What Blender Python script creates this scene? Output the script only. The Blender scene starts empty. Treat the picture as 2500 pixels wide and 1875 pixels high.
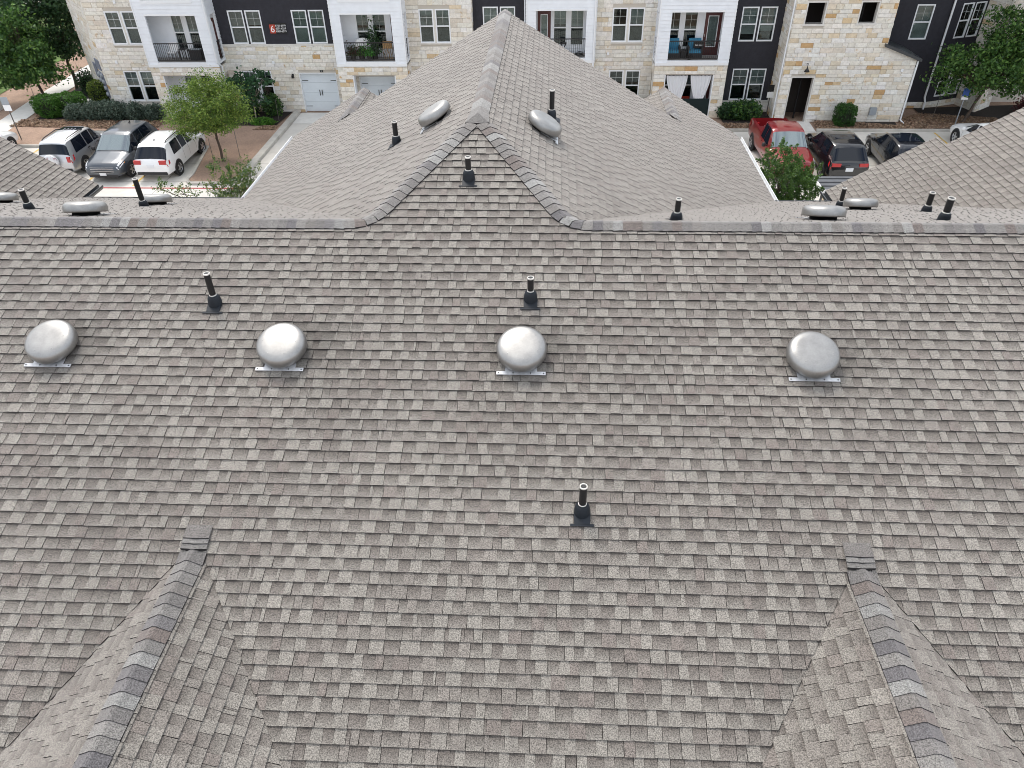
import bpy, bmesh, math, random
import numpy as np
from mathutils import Vector, Matrix
R_ = math.radians
random.seed(7)
sc = bpy.context.scene
col = sc.collection

# ---------------------------------------------------------------- camera
CAM = Vector((0.259, -9.234, 4.787))
cd = bpy.data.cameras.new("camera"); cam = bpy.data.objects.new("camera", cd); col.objects.link(cam)
pt, yw, rl = 0.6636, 0.0608, -0.0200
F = Vector((-math.sin(yw)*math.cos(pt), math.cos(yw)*math.cos(pt), -math.sin(pt)))
Rv = Vector((math.cos(yw), math.sin(yw), 0)); U = Rv.cross(F)
R2 = Rv*math.cos(rl)+U*math.sin(rl); U2 = U*math.cos(rl)-Rv*math.sin(rl)
m = Matrix((R2, U2, -F)).transposed().to_4x4(); m.translation = CAM
cam.matrix_world = m
cd.sensor_width = 36; cd.lens = 36*1781.5/2500; cd.clip_end = 2000; cd.clip_start = 0.05
sc.camera = cam
# ---------------------------------------------------------------- world: thin bright cloud cover
SUN_DIR = Vector((-0.28, 0.50, 0.84)).normalized()
w = bpy.data.worlds.new("World"); sc.world = w; w.use_nodes = True
nt = w.node_tree; nt.nodes.clear()
out = nt.nodes.new('ShaderNodeOutputWorld'); bg = nt.nodes.new('ShaderNodeBackground')
sky = nt.nodes.new('ShaderNodeTexSky'); sky.sky_type = 'NISHITA'; sky.sun_disc = False
sky.sun_elevation = math.asin(SUN_DIR.z); sky.sun_rotation = math.atan2(SUN_DIR.x, SUN_DIR.y)
sky.dust_density = 3.0; sky.air_density = 1.0; sky.ozone_density = 1.0
tc = nt.nodes.new('ShaderNodeTexCoord'); nz = nt.nodes.new('ShaderNodeTexNoise')
nz.inputs['Scale'].default_value = 6.0; nz.inputs['Detail'].default_value = 6; nz.inputs['Roughness'].default_value = .6
rp = nt.nodes.new('ShaderNodeValToRGB'); rp.color_ramp.elements[0].position = .40; rp.color_ramp.elements[1].position = .54
rp.color_ramp.elements[0].color = (.08, .08, .08, 1); rp.color_ramp.elements[1].color = (1, 1, 1, 1)
mx = nt.nodes.new('ShaderNodeMix'); mx.data_type = 'RGBA'
nt.links.new(tc.outputs['Generated'], nz.inputs['Vector']); nt.links.new(nz.outputs['Fac'], rp.inputs['Fac'])
nt.links.new(rp.outputs['Color'], mx.inputs[0]); nt.links.new(sky.outputs['Color'], mx.inputs[6])
mx.inputs[7].default_value = (8.6, 8.9, 9.3, 1)
nt.links.new(mx.outputs[2], bg.inputs['Color']); bg.inputs['Strength'].default_value = 0.10
nt.links.new(bg.outputs['Background'], out.inputs['Surface'])
# ---------------------------------------------------------------- sun through thin cloud
sd = bpy.data.lights.new("sun", 'SUN'); sd.energy = 1.5; sd.angle = R_(18); sd.color = (1, .95, .88)
so = bpy.data.objects.new("sun", sd); col.objects.link(so)
so.rotation_euler = (-SUN_DIR).to_track_quat('-Z', 'Y').to_euler(); so.location = (-10, 14, 30)
sc.view_settings.view_transform = 'Standard'; sc.view_settings.look = 'None'
sc.view_settings.exposure = 0.90; sc.view_settings.gamma = 1.0
sc.render.engine = 'CYCLES'; sc.cycles.pixel_filter_type = 'BLACKMAN_HARRIS'; sc.cycles.filter_width = .95

# ================================================================ materials
def N(t, typ): return t.nodes.new(typ)
def mat(name, base=(.5,.5,.5), rough=.6, metal=0, attr=False, noise=None, bump=None, coat=0, spec=.5, trans=None, mottle=None):
    """noise=(scale, lo, hi, detail): multiply; mottle=(scale, colour, lo, hi): blotches of a second colour; bump=(scale,strength,dist)"""
    M = bpy.data.materials.new(name); M.use_nodes = True; t = M.node_tree
    b = t.nodes['Principled BSDF']; b.inputs['Roughness'].default_value = rough; b.inputs['Metallic'].default_value = metal
    b.inputs['Coat Weight'].default_value = coat; b.inputs['Specular IOR Level'].default_value = spec
    if coat: b.inputs['Coat Roughness'].default_value = .06
    geo = N(t, 'ShaderNodeNewGeometry')
    if attr:
        a = N(t, 'ShaderNodeAttribute'); a.attribute_name = 'Col'; c = a.outputs['Color']
    else:
        a = N(t, 'ShaderNodeRGB'); a.outputs[0].default_value = (*base, 1); c = a.outputs[0]
    if mottle:
        for s_, colr, lo, hi in (mottle if isinstance(mottle, list) else [mottle]):
            n = N(t, 'ShaderNodeTexNoise'); n.inputs['Scale'].default_value = s_; n.inputs['Detail'].default_value = 6
            n.inputs['Roughness'].default_value = .62
            t.links.new(geo.outputs['Position'], n.inputs['Vector'])
            r = N(t, 'ShaderNodeMapRange'); r.inputs[1].default_value = lo; r.inputs[2].default_value = hi
            t.links.new(n.outputs['Fac'], r.inputs[0])
            x = N(t, 'ShaderNodeMix'); x.data_type = 'RGBA'; t.links.new(r.outputs[0], x.inputs[0])
            t.links.new(c, x.inputs[6]); x.inputs[7].default_value = (*colr, 1); c = x.outputs[2]
    if noise:
        for s_, lo, hi, d in (noise if isinstance(noise, list) else [noise]):
            n = N(t, 'ShaderNodeTexNoise'); n.inputs['Scale'].default_value = s_; n.inputs['Detail'].default_value = d
            t.links.new(geo.outputs['Position'], n.inputs['Vector'])
            r = N(t, 'ShaderNodeMapRange'); r.inputs[1].default_value = .3; r.inputs[2].default_value = .7
            r.inputs[3].default_value = lo; r.inputs[4].default_value = hi
            t.links.new(n.outputs['Fac'], r.inputs[0])
            x = N(t, 'ShaderNodeMix'); x.data_type = 'RGBA'; x.blend_type = 'MULTIPLY'; x.inputs[0].default_value = 1
            t.links.new(c, x.inputs[6]); t.links.new(r.outputs[0], x.inputs[7]); c = x.outputs[2]
    t.links.new(c, b.inputs['Base Color'])
    if bump:
        n = N(t, 'ShaderNodeTexNoise'); n.inputs['Scale'].default_value = bump[0]; n.inputs['Detail'].default_value = 4
        t.links.new(geo.outputs['Position'], n.inputs['Vector'])
        bp = N(t, 'ShaderNodeBump'); bp.inputs['Strength'].default_value = bump[1]; bp.inputs['Distance'].default_value = bump[2]
        t.links.new(n.outputs['Fac'], bp.inputs['Height']); t.links.new(bp.outputs[0], b.inputs['Normal'])
    if trans:
        o = t.nodes['Material Output']; tr = N(t, 'ShaderNodeBsdfTranslucent'); t.links.new(c, tr.inputs['Color'])
        mxs = N(t, 'ShaderNodeMixShader'); mxs.inputs[0].default_value = trans
        t.links.new(b.outputs[0], mxs.inputs[1]); t.links.new(tr.outputs[0], mxs.inputs[2]); t.links.new(mxs.outputs[0], o.inputs[0])
    return M
M = {}
M['shingle'] = mat('shingle', attr=True, rough=.85, spec=.35, noise=[(85, .36, 1.64, 2), (.7, .91, 1.08, 4)], bump=(260, .5, .002))
_b = M['shingle'].node_tree.nodes['Principled BSDF']; _b.inputs['Sheen Weight'].default_value = .30; _b.inputs['Sheen Roughness'].default_value = .5; _b.inputs['Sheen Tint'].default_value = (1, .95, .92, 1)
M['edge'] = mat('shingle_edge', (.022, .020, .020), .9)
M['deck'] = mat('roof_deck', (.035, .032, .03), .95)
M['vent_metal'] = mat('vent_metal', (.36, .355, .345), .42, .85, noise=[(7, .86, 1.06, 4), (60, .94, 1.05, 2)])
M['flash'] = mat('flashing_metal', (.62, .63, .65), .4, .5, noise=(20, .8, 1.1, 4))
M['black'] = mat('black_paint', (.008, .008, .009), .45)
M['rubber'] = mat('boot_rubber', (.014, .018, .024), .55, spec=.3, noise=(9, .8, 1.2, 3))
M['white_tip'] = mat('white_pipe', (.8, .77, .72), .5, noise=(40, .85, 1.05, 3))
M['gutter'] = mat('white_gutter', (.72, .73, .74), .35, noise=(6, .85, 1.05, 3))
M['dgutter'] = mat('dark_gutter', (.035, .04, .045), .4)
M['stucco'] = mat('stucco', (.62, .58, .52), .9, noise=(3, .9, 1.06, 4))
M['stone'] = mat('limestone', attr=True, rough=.9, noise=[(7, .86, 1.08, 5), (45, .9, 1.07, 3)], mottle=[(2.6, (.52, .33, .14), .62, .74), (6, (.60, .48, .32), .62, .76)], bump=(28, .5, .012))
M['mortar'] = mat('mortar', (.50, .46, .40), .95)
M['siding'] = mat('white_siding', (.76, .79, .83), .55, noise=(2.2, .95, 1.03, 4))
M['trim'] = mat('white_trim', (.78, .80, .82), .5)
M['char'] = mat('charcoal_wall', (.022, .022, .030), .8, noise=[(5, .85, 1.15, 4), (60, .8, 1.2, 2)], bump=(30, .4, .01))
M['rail'] = mat('black_rail', (.010, .010, .012), .4)
M['garage'] = mat('garage_paint', (.68, .74, .79), .5, noise=(1.5, .96, 1.03, 3))
M['door'] = mat('maroon_door', (.075, .018, .018), .45)
M['room'] = mat('room_dark', (.035, .036, .038), .9)
M['blind'] = mat('blind', (.66, .69, .68), .7)
M['ledge'] = mat('balcony_floor', (.30, .28, .26), .85, noise=(4, .85, 1.1, 4))
M['cast'] = mat('cast_stone', (.66, .64, .60), .85, noise=(5, .88, 1.06, 4))
M['concrete'] = mat('concrete', (.57, .545, .50), .9, noise=[(.35, .88, 1.08, 5), (3.0, .94, 1.05, 5)], mottle=(.55, (.44, .41, .37), .60, .80), bump=(40, .25, .006))
M['walk'] = mat('pale_concrete', (.64, .625, .59), .9, noise=[(.5, .9, 1.06, 5), (4, .95, 1.04, 5)])
M['kerb'] = mat('kerb_concrete', (.47, .45, .41), .9, noise=[(2, .8, 1.1, 5)])
M['dirt'] = mat('dirt', (.33, .225, .165), .95, noise=[(.8, .8, 1.15, 5), (14, .75, 1.2, 4)], bump=(12, .8, .05))
M['mulch'] = mat('black_mulch', (.018, .013, .011), .95, noise=(25, .5, 1.8, 4), bump=(30, 1, .05))
M['chips'] = mat('bark_chips', attr=True, rough=.95)
M['grass'] = mat('grass', (.11, .19, .035), .9, noise=[(1.2, .7, 1.2, 5), (30, .6, 1.4, 3)], bump=(30, 1, .05))
M['redline'] = mat('red_paint', (.40, .035, .045), .7, noise=(9, .7, 1.1, 4))
M['yellow'] = mat('yellow_paint', (.62, .40, .06), .8, noise=(10, .75, 1.1, 4), mottle=(6, (.45, .42, .36), .5, .68))
M['leaf'] = mat('leaf', attr=True, rough=.55, spec=.4, trans=.28)
M['bark'] = mat('bark', (.085, .062, .048), .95, noise=(30, .6, 1.4, 4), bump=(40, 1, .02))
M['palebark'] = mat('pale_bark', (.30, .26, .22), .95, noise=(20, .6, 1.2, 4))
M['steel'] = mat('steel_post', (.14, .13, .12), .5, .4)
M['sheet'] = mat('sheet_roof', (.12, .125, .135), .45, .4, noise=(3, .85, 1.1, 4))
M['tyre'] = mat('tyre', (.012, .012, .013), .85)
M['rim'] = mat('alloy', (.55, .56, .58), .3, .85)
M['chrome'] = mat('chrome', (.7, .7, .72), .15, 1)
M['plastic'] = mat('black_plastic', (.016, .016, .018), .6)
M['carglass'] = mat('car_glass', (.006, .009, .016), .05, 0, spec=.35)
M['shield'] = mat('windshield', (.20, .235, .25), .02, .8)
M['tail'] = mat('tail_lamp', (.42, .012, .015), .2, coat=.5)
M['lamp'] = mat('clear_lamp', (.62, .64, .66), .12, coat=.6)
M['amber'] = mat('amber_lamp', (.75, .25, .03), .25)
M['plate'] = mat('number_plate', (.7, .72, .75), .4)
M['blue'] = mat('blue_cushion', (.04, .20, .33), .9, noise=(5, .85, 1.1, 3))
M['curtain'] = mat('curtain_cloth', (.86, .88, .91), .9, trans=.2)
M['red_cloth'] = mat('red_chair', (.42, .035, .012), .7)
M['green_cloth'] = mat('green_screen', (.006, .016, .017), .9)
M['wicker'] = mat('wicker', (.32, .20, .09), .9, noise=(25, .6, 1.3, 3))
M['white_cloth'] = mat('white_cloth', (.78, .78, .78), .9)
M['pot'] = mat('dark_pot', (.03, .025, .022), .7)
M['sign_red'] = mat('sign_red', (.42, .055, .03), .5)
M['sign_black'] = mat('sign_black', (.010, .010, .010), .4)
M['sign_white'] = mat('sign_white', (.82, .82, .82), .5)
M['sign_blue'] = mat('sign_blue', (.02, .08, .32), .5)
M['meter'] = mat('meter_grey', (.17, .19, .25), .5)
M['box_grey'] = mat('utility_grey', (.30, .33, .36), .5)
def glass_mat():
    Mx = bpy.data.materials.new('window_glass'); Mx.use_nodes = True; t = Mx.node_tree; t.nodes.clear()
    o = N(t, 'ShaderNodeOutputMaterial'); g = N(t, 'ShaderNodeBsdfGlossy'); g.inputs['Roughness'].default_value = .03
    g.inputs['Color'].default_value = (.85, .95, .95, 1)
    tr = N(t, 'ShaderNodeBsdfTransparent'); tr.inputs['Color'].default_value = (.74, .78, .78, 1)
    fr = N(t, 'ShaderNodeFresnel'); fr.inputs['IOR'].default_value = 1.55
    mm = N(t, 'ShaderNodeMixShader'); t.links.new(fr.outputs[0], mm.inputs[0]); t.links.new(tr.outputs[0], mm.inputs[1]); t.links.new(g.outputs[0], mm.inputs[2])
    t.links.new(mm.outputs[0], o.inputs[0]); return Mx
M['glass'] = glass_mat()
_paint = {}
def paint(name, c, metal=.3, rough=.32):
    if name not in _paint: _paint[name] = mat(name, c, rough, metal, coat=.9)
    return _paint[name]

# ================================================================ helpers
class MB:
    def __init__(s): s.v = []; s.f = []; s.mi = []; s.c = []
    def add(s, vs, fs, mi=0, c=None):
        o = len(s.v); s.v += [tuple(p) for p in vs]; s.f += [tuple(i+o for i in f) for f in fs]; s.mi += [mi]*len(fs)
        if c is None: c = (1, 1, 1)
        s.c += (list(c) if isinstance(c[0], (tuple, list)) else [c]*len(vs))
        return s
    def box(s, x0, x1, y0, y1, z0, z1, mi=0, c=None):
        v = [(x, y, z) for z in (z0, z1) for y in (y0, y1) for x in (x0, x1)]
        return s.add(v, [(0,2,3,1), (4,5,7,6), (0,1,5,4), (2,6,7,3), (0,4,6,2), (1,3,7,5)], mi, c)
    def obox(s, M4, sx, sy, sz, mi=0):   # oriented box, centred
        v = [M4 @ Vector((x*sx/2, y*sy/2, z*sz/2)) for z in (-1, 1) for y in (-1, 1) for x in (-1, 1)]
        return s.add(v, [(0,2,3,1), (4,5,7,6), (0,1,5,4), (2,6,7,3), (0,4,6,2), (1,3,7,5)], mi)
    def tube(s, p0, p1, r0, r1=None, n=8, mi=0, cap=True, c=None):
        p0 = Vector(p0); p1 = Vector(p1); r1 = r0 if r1 is None else r1
        d = (p1-p0).normalized(); a = d.orthogonal().normalized(); b = d.cross(a)
        v = [p+(a*math.cos(2*math.pi*k/n)+b*math.sin(2*math.pi*k/n))*r for p, r in ((p0, r0), (p1, r1)) for k in range(n)]
        f = [(k, (k+1) % n, n+(k+1) % n, n+k) for k in range(n)]
        if cap: f += [tuple(range(n))[::-1], tuple(range(n, 2*n))]
        return s.add(v, f, mi, c)
    def lathe(s, prof, M4=None, n=24, mi=0, closed=True):
        M4 = M4 or Matrix(); v = []
        for r, z in prof:
            v += [M4 @ Vector((r*math.cos(2*math.pi*k/n), r*math.sin(2*math.pi*k/n), z)) for k in range(n)]
        f = [(i*n+k, i*n+(k+1) % n, (i+1)*n+(k+1) % n, (i+1)*n+k) for i in range(len(prof)-1) for k in range(n)]
        if closed: f += [tuple(range(n))[::-1], tuple(range((len(prof)-1)*n, len(prof)*n))]
        return s.add(v, f, mi)
    def prism(s, poly, z0, z1, mi=0):    # plan polygon extruded in z
        n = len(poly); v = [(x, y, z0) for x, y in poly]+[(x, y, z1) for x, y in poly]
        return s.add(v, [tuple(range(n))[::-1], tuple(range(n, 2*n))]+[(k, (k+1) % n, n+(k+1) % n, n+k) for k in range(n)], mi)
    def build(s, name, mats, parent=None, smooth=False, world=True):
        me = bpy.data.meshes.new(name); me.from_pydata(s.v, [], s.f)
        for q in (mats if isinstance(mats, (list, tuple)) else [mats]): me.materials.append(M[q] if isinstance(q, str) else q)
        if any(s.mi): me.polygons.foreach_set('material_index', s.mi)
        if s.c:
            a = me.color_attributes.new('Col', 'FLOAT_COLOR', 'POINT')
            arr = np.ones((len(s.v), 4), np.float32); arr[:, :3] = np.array(s.c, np.float32); a.data.foreach_set('color', arr.ravel())
        if smooth: me.polygons.foreach_set('use_smooth', [True]*len(me.polygons))
        me.update(); o = bpy.data.objects.new(name, me); col.objects.link(o)
        if parent is not None:
            o.parent = parent
            if world: o.matrix_parent_inverse = parent.matrix_world.inverted()
        return o
def empty(name, loc=(0, 0, 0), rz=0, label=None, cat=None, group=None):
    o = bpy.data.objects.new(name, None); col.objects.link(o); o.location = loc; o.rotation_euler = (0, 0, rz)
    o.matrix_world = Matrix.Translation(loc) @ Matrix.Rotation(rz, 4, 'Z'); o.empty_display_size = .3
    return tag(o, label, cat, group)
def tag(o, label=None, cat=None, group=None, kind=None):
    if label: o['label'] = label
    if cat: o['category'] = cat
    if group: o['group'] = group
    if kind: o['kind'] = kind
    return o
def clip(poly, a, b, c):   # keep a*u+b*v<=c ; poly: list of (u,v)
    r = []; n = len(poly)
    for i in range(n):
        p, q = poly[i], poly[(i+1) % n]; dp = a*p[0]+b*p[1]-c; dq = a*q[0]+b*q[1]-c
        if dp <= 0: r.append(p)
        if (dp < 0 < dq) or (dq < 0 < dp):
            t = dp/(dp-dq); r.append((p[0]+t*(q[0]-p[0]), p[1]+t*(q[1]-p[1])))
    return r
def clip_convex(poly, cv):     # cv counter-clockwise convex polygon
    n = len(cv)
    for i in range(n):
        (x0, y0), (x1, y1) = cv[i], cv[(i+1) % n]
        a, b = (y1-y0), -(x1-x0); poly = clip(poly, a, b, a*x0+b*y0)
        if len(poly) < 3: return []
    return poly
def ccw(p):
    a = sum(p[i][0]*p[(i+1) % len(p)][1]-p[(i+1) % len(p)][0]*p[i][1] for i in range(len(p)))
    return p if a > 0 else p[::-1]
def area(p): return abs(sum(p[i][0]*p[(i+1) % len(p)][1]-p[(i+1) % len(p)][0]*p[i][1] for i in range(len(p))))/2
def px_of(P):
    d = Vector(P)-CAM; z = d.dot(F)
    return (512+1781.5*.4096*d.dot(R2)/z, 384-1781.5*.4096*d.dot(U2)/z, z) if z > .1 else (-9999, -9999, z)
def jit(c, a): k = 1+random.uniform(-a, a); return tuple(q*k*(1+random.uniform(-a*.15, a*.15)) for q in c)
def lerp(a, b, t): return a+(b-a)*t

# ================================================================ ground and setting
G = -9.151
def sheet(name, poly, dz, m_, label=None):
    b = MB(); b.add([(x, y, G+dz) for x, y in poly], [tuple(range(len(poly)))]); o = b.build(name, m_); o['kind'] = 'structure'; return o
def rect(x0, x1, y0, y1): return [(x0, y0), (x1, y0), (x1, y1), (x0, y1)]
sheet('ground', rect(-400, 400, -300, 700), -.02, 'dirt')
sheet('parking_lot', rect(-34, 34, 13, 28.72), .0, 'concrete')
sheet('parking_lot', rect(10.2, 60, 28.72, 31.30), .0, 'concrete')
sheet('parking_lot', rect(-120, -34, 13, 23), .0, 'concrete')
sheet('driveway', rect(-14.72, -8.2, 28.72, 34.6), .0, 'concrete')
sheet('driveway_apron', rect(-14.72, -8.2, 32.6, 34.45), .012, 'walk')
sheet('sidewalk', [(-29.2, 27.0), (-30.73, 30.19), (-31.27, 35.08), (-31.6, 38.2), (-31.67, 42.25), (-31.7, 60), (-33.7, 60), (-33.5, 45.4), (-33.07, 38.2), (-32.54, 33.1), (-31.2, 27.0)], .02, 'walk')
sheet('sidewalk', [(13.25, 31.3), (14.66, 31.3), (14.72, 33.0), (13.25, 33.0)], .01, 'walk')
sheet('lawn', [(-36, 30), (-35.75, 38.2), (-36.0, 41), (-36.4, 49.5), (-38.5, 52.4), (-44, 62), (-90, 62), (-90, 30)], .01, 'grass')
sheet('lawn', [(-33.6, 47), (-33.7, 60), (-34, 90), (60, 90), (60, 60), (-20, 47)], .008, 'grass')
sheet('road', [(-160, 63.0), (-34, 66), (-34, 73), (-160, 70)], .012, 'walk')
sheet('lawn', [(-160, 73), (120, 73), (120, 130), (-160, 130)], .004, 'grass')
for pl in ([(-30.6, 33.1), (-28.6, 33.0), (-27.0, 33.0), (-23.0, 32.8), (-22.6, 34.8), (-26.0, 34.9), (-27.5, 36.4), (-30.4, 36.6)],
           [(-31.2, 37.8), (-29.8, 37.0), (-27, 37.2), (-26.6, 41), (-31.2, 40.9)],
           [(-18.6, 32.0), (-17.4, 31.8), (-15.6, 32.0), (-15.3, 34.7), (-18.6, 34.7)],
           [(9.9, 32.4), (12.7, 32.2), (12.7, 34.6), (9.9, 34.6)],
           [(15.3, 32.05), (19.3, 32.0), (19.4, 32.9), (15.2, 32.9)],
           [(21.3, 33.9), (25.5, 33.2), (29, 33.2), (29, 36), (21.3, 35.3)]):
    sheet('mulch_bed', pl, .03, 'mulch')
# kerbs
def kerb(pts, wd=.15, h=.13):
    b = MB()
    for (x0, y0), (x1, y1) in zip(pts, pts[1:]):
        d = Vector((x1-x0, y1-y0)); L = d.length; d /= L; n = Vector((-d.y, d.x))
        p = [(x0, y0), (x1, y1), (x1+n.x*wd, y1+n.y*wd), (x0+n.x*wd, y0+n.y*wd)]
        b.prism(p, G-.01, G+h)
    o = b.build('kerb', 'kerb'); o['kind'] = 'structure'; return o
kerb([(-31.2, 28.70), (-18.3, 28.70)][::1])
isl = [(-18.25, 28.70), (-17.85, 26.5), (-17.55, 24.9)]+[(-17.05+.5*math.cos(a), 24.35+.62*math.sin(a)) for a in [math.pi*(1+k/12) for k in range(0, 7)]]+[(-15.3, 23.73)]
kerb(isl); kerb([(-15.32, 23.73), (-15.05, 24.2)]); kerb([(-15.07, 24.2), (-15.1, 34.45)][::-1], .36, .16)
kerb([(9.6, 31.32), (13.2, 31.32)]); kerb([(14.7, 31.32), (30, 31.25)])
isl_fill = sheet('dirt_island', isl+[(-15.05, 24.2), (-15.1, 30.2), (-15.1, 32), (-18.25, 32)], .09, 'dirt')
sheet('dirt_strip', [(-30.6, 28.86), (-18.3, 28.86), (-18.25, 32.3), (-31.0, 32.4)], .055, 'dirt')
# painted lines
def stripe(name, x0, x1, y0, y1, m_): return sheet(name, rect(x0, x1, y0, y1), .006, m_)
stripe('fire_lane_line', -34, -13.5, 23.30, 23.42, 'redline')
for x in (-30.1, -27.45, -24.95, -22.48, -19.95): stripe('parking_stripe', x-.055, x+.055, 23.6, 28.6, 'yellow')
for x in (12.75, 15.5, 18.4, 20.9): stripe('parking_stripe', x-.055, x+.055, 24.6, 31.2, 'yellow')
jb = MB()
for y in (15.5, 18.3, 21.2, 24.15, 26.5): jb.add([(-34, y, G+.004), (34, y, G+.004), (34, y+.018, G+.004), (-34, y+.018, G+.004)], [(0,1,2,3)])
for x in [-33+3.6*k for k in range(18)]: jb.add([(x, 13, G+.0045), (x+.018, 13, G+.0045), (x+.018, 28.6, G+.0045), (x, 28.6, G+.0045)], [(0,1,2,3)])
jo = jb.build('pavement_joints', mat('joint', (.2, .185, .165), .95)); jo['kind'] = 'structure'
# bark chip mulch
def chips(polys, n, name, label):
    b = MB(); pal = [(.27, .17, .105), (.20, .125, .08), (.36, .26, .18), (.15, .095, .065), (.30, .20, .13)]
    for poly, k in zip(polys, n):
        k *= 2; poly = ccw(poly); xs = [p[0] for p in poly]; ys = [p[1] for p in poly]; c = 0
        while c < k:
            x, y = random.uniform(min(xs), max(xs)), random.uniform(min(ys), max(ys))
            if not all((b_[0]-a_[0])*(y-a_[1])-(b_[1]-a_[1])*(x-a_[0]) >= 0 for a_, b_ in zip(poly, poly[1:]+poly[:1])): continue
            c += 1; a = random.random()*6.28; l = random.uniform(.025, .075); wd = l*random.uniform(.3, .7); z = G+.06+random.random()*.05
            ca, sa = math.cos(a), math.sin(a); t = random.uniform(-.03, .03)
            b.add([(x+ca*l, y+sa*l, z+t), (x-sa*wd, y+ca*wd, z+.02), (x-ca*l, y-sa*l, z-t), (x+sa*wd, y-ca*wd, z-.01)], [(0,1,2,3)], 0, jit(random.choice(pal), .25))
    o = b.build(name, 'chips'); tag(o, label, 'mulch', kind='stuff'); return o
chips([[(-31.2, 31.9), (-22.3, 31.4), (-22.3, 32.9), (-31.1, 33.1)], [(-31.3, 35.6), (-30.4, 33.1), (-30.0, 36.6), (-31.5, 37.9)], [(-31.6, 40.2), (-27, 40.6), (-28, 42.2), (-31.5, 41.6)]], [3600, 700, 900], 'bark_chips', 'brown bark chips edging the shrub bed by the left corner')
chips([[(-18.3, 31.2), (-15.3, 31.3), (-15.3, 33.6), (-16.2, 32.0), (-18.3, 32.0)]], [900], 'bark_chips', 'brown bark chips beside the driveway kerb')
chips([[(14.8, 31.5), (20.2, 31.5), (19.4, 32.1), (14.9, 33.3)], [(19.4, 32.0), (20.4, 31.5), (25.5, 32.2), (25, 33.4), (21.2, 34.2), (19.7, 33.2)], [(9.8, 31.5), (12.7, 31.5), (12.7, 32.4), (9.8, 32.5)]], [1800, 3000, 900], 'bark_chips', 'brown bark chips around the stone tower')

# ================================================================ the roof below the camera
TF, TB, TS = .4076, .4016, .5966         # slopes: front, back, wings
YR, ZR = .41, .167                       # main ridge
XA, YA, ZA = -.910, 2.513, 1.024         # wing apex (front end of its ridge)
ZE = -3.05                               # eaves
YE = YR+(ZR-ZE)/TB                       # back eave
XWL, XWR = XA-(ZA-ZE)/TS, XA+(ZA-ZE)/TS  # wing eaves
YG, YX = 10.25, 13.15                    # wing gable, extension gable
XEL, XER = -5.35, 3.53                   # extension ridges
XNL, XNR = -12.12, 7.38                  # eaves of neighbouring wings
XF, ZF = 3.66, -1.64; YF = ZF/TF         # front wings (ridge at +-XF)
HF = (ZF-ZE)/TS; YFE = ZE/TF; YEND = -10.6
def H(x, y):
    f = TF*y; b = ZR-TB*(y-YR); wl = ZA-TS*abs(x-XA)
    z = max(min(f, b), min(f, wl) if y < YG+.3 else -9)
    if y < YF+1: z = max(z, ZF-TS*abs(x-XF), ZF-TS*abs(x+XF))
    if y > YG: z = max(z, ZA-TS*abs(XEL-XA)-TS*abs(x-XEL), ZA-TS*abs(XER-XA)-TS*abs(x-XER))
    return z
bld = empty('apartment_building', (XA, 4, G), 0, 'building under the camera with wide grey-brown shingle roof, ridges and hips', 'building')
# walls under the eaves
b = MB()
b.box(-18.2, 13.2, YFE+.5, YE-.5, G, ZE-.02)
b.box(XWL+.5, XWR-.5, YE-.52, YX-.45, G, ZE-.03)
b.box(-18, XNL-.5, YE-.55, 8.9, G, ZE-.04); b.box(XNR+.5, 13.1, YE-.55, 8.3, G, ZE-.04)
for s in (-1, 1): b.box(s*XF-HF+.4, s*XF+HF-.4, YEND+.3, YFE+.55, G, ZE-.05)
for x0, x1, y, zt, xr in ((XWL+.5, XWR-.5, YG-.35, ZA, XA),):
    b.add([(x0, y, ZE-.1), (x1, y, ZE-.1), (x1, y, ZA-TS*(x1-XA)-.05), (XA, y, ZA-.08), (x0, y, ZA-TS*(XA-x0)-.05)], [(4,3,2,1,0)])
for xr in (XEL, XER):
    zr_ = ZA-TS*abs(xr-XA); b.add([(xr-2.0, YX-.4, ZE-.1), (xr+2.0, YX-.4, ZE-.1), (xr+2.0, YX-.4, zr_-TS*2.0-.05), (xr, YX-.4, zr_-.08), (xr-2.0, YX-.4, zr_-TS*2.0-.05)], [(4,3,2,1,0)])
b.build('wall', 'stucco', bld)
roof = None
deck = MB()
EXPO = .143
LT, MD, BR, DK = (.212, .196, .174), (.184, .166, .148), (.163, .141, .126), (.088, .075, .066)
AVG = (.174, .158, .141)
DOMES = [(-6.22, -1.66), (-3.16, -1.66), (-.07, -1.66), (3.55, -1.68)]
pieces = []      # (poly uv, heights, colours, plane)
class Plane:
    def __init__(s, O, u, w): s.O, s.u, s.w = Vector(O), Vector(u), Vector(w); s.n = s.u.cross(s.w)
    def P(s, u, v, h): return s.O+s.u*u+s.w*v+s.n*h
    def uv(s, x, y, z): d = Vector((x, y, z))-s.O; return (d.dot(s.u), d.dot(s.w))
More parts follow.
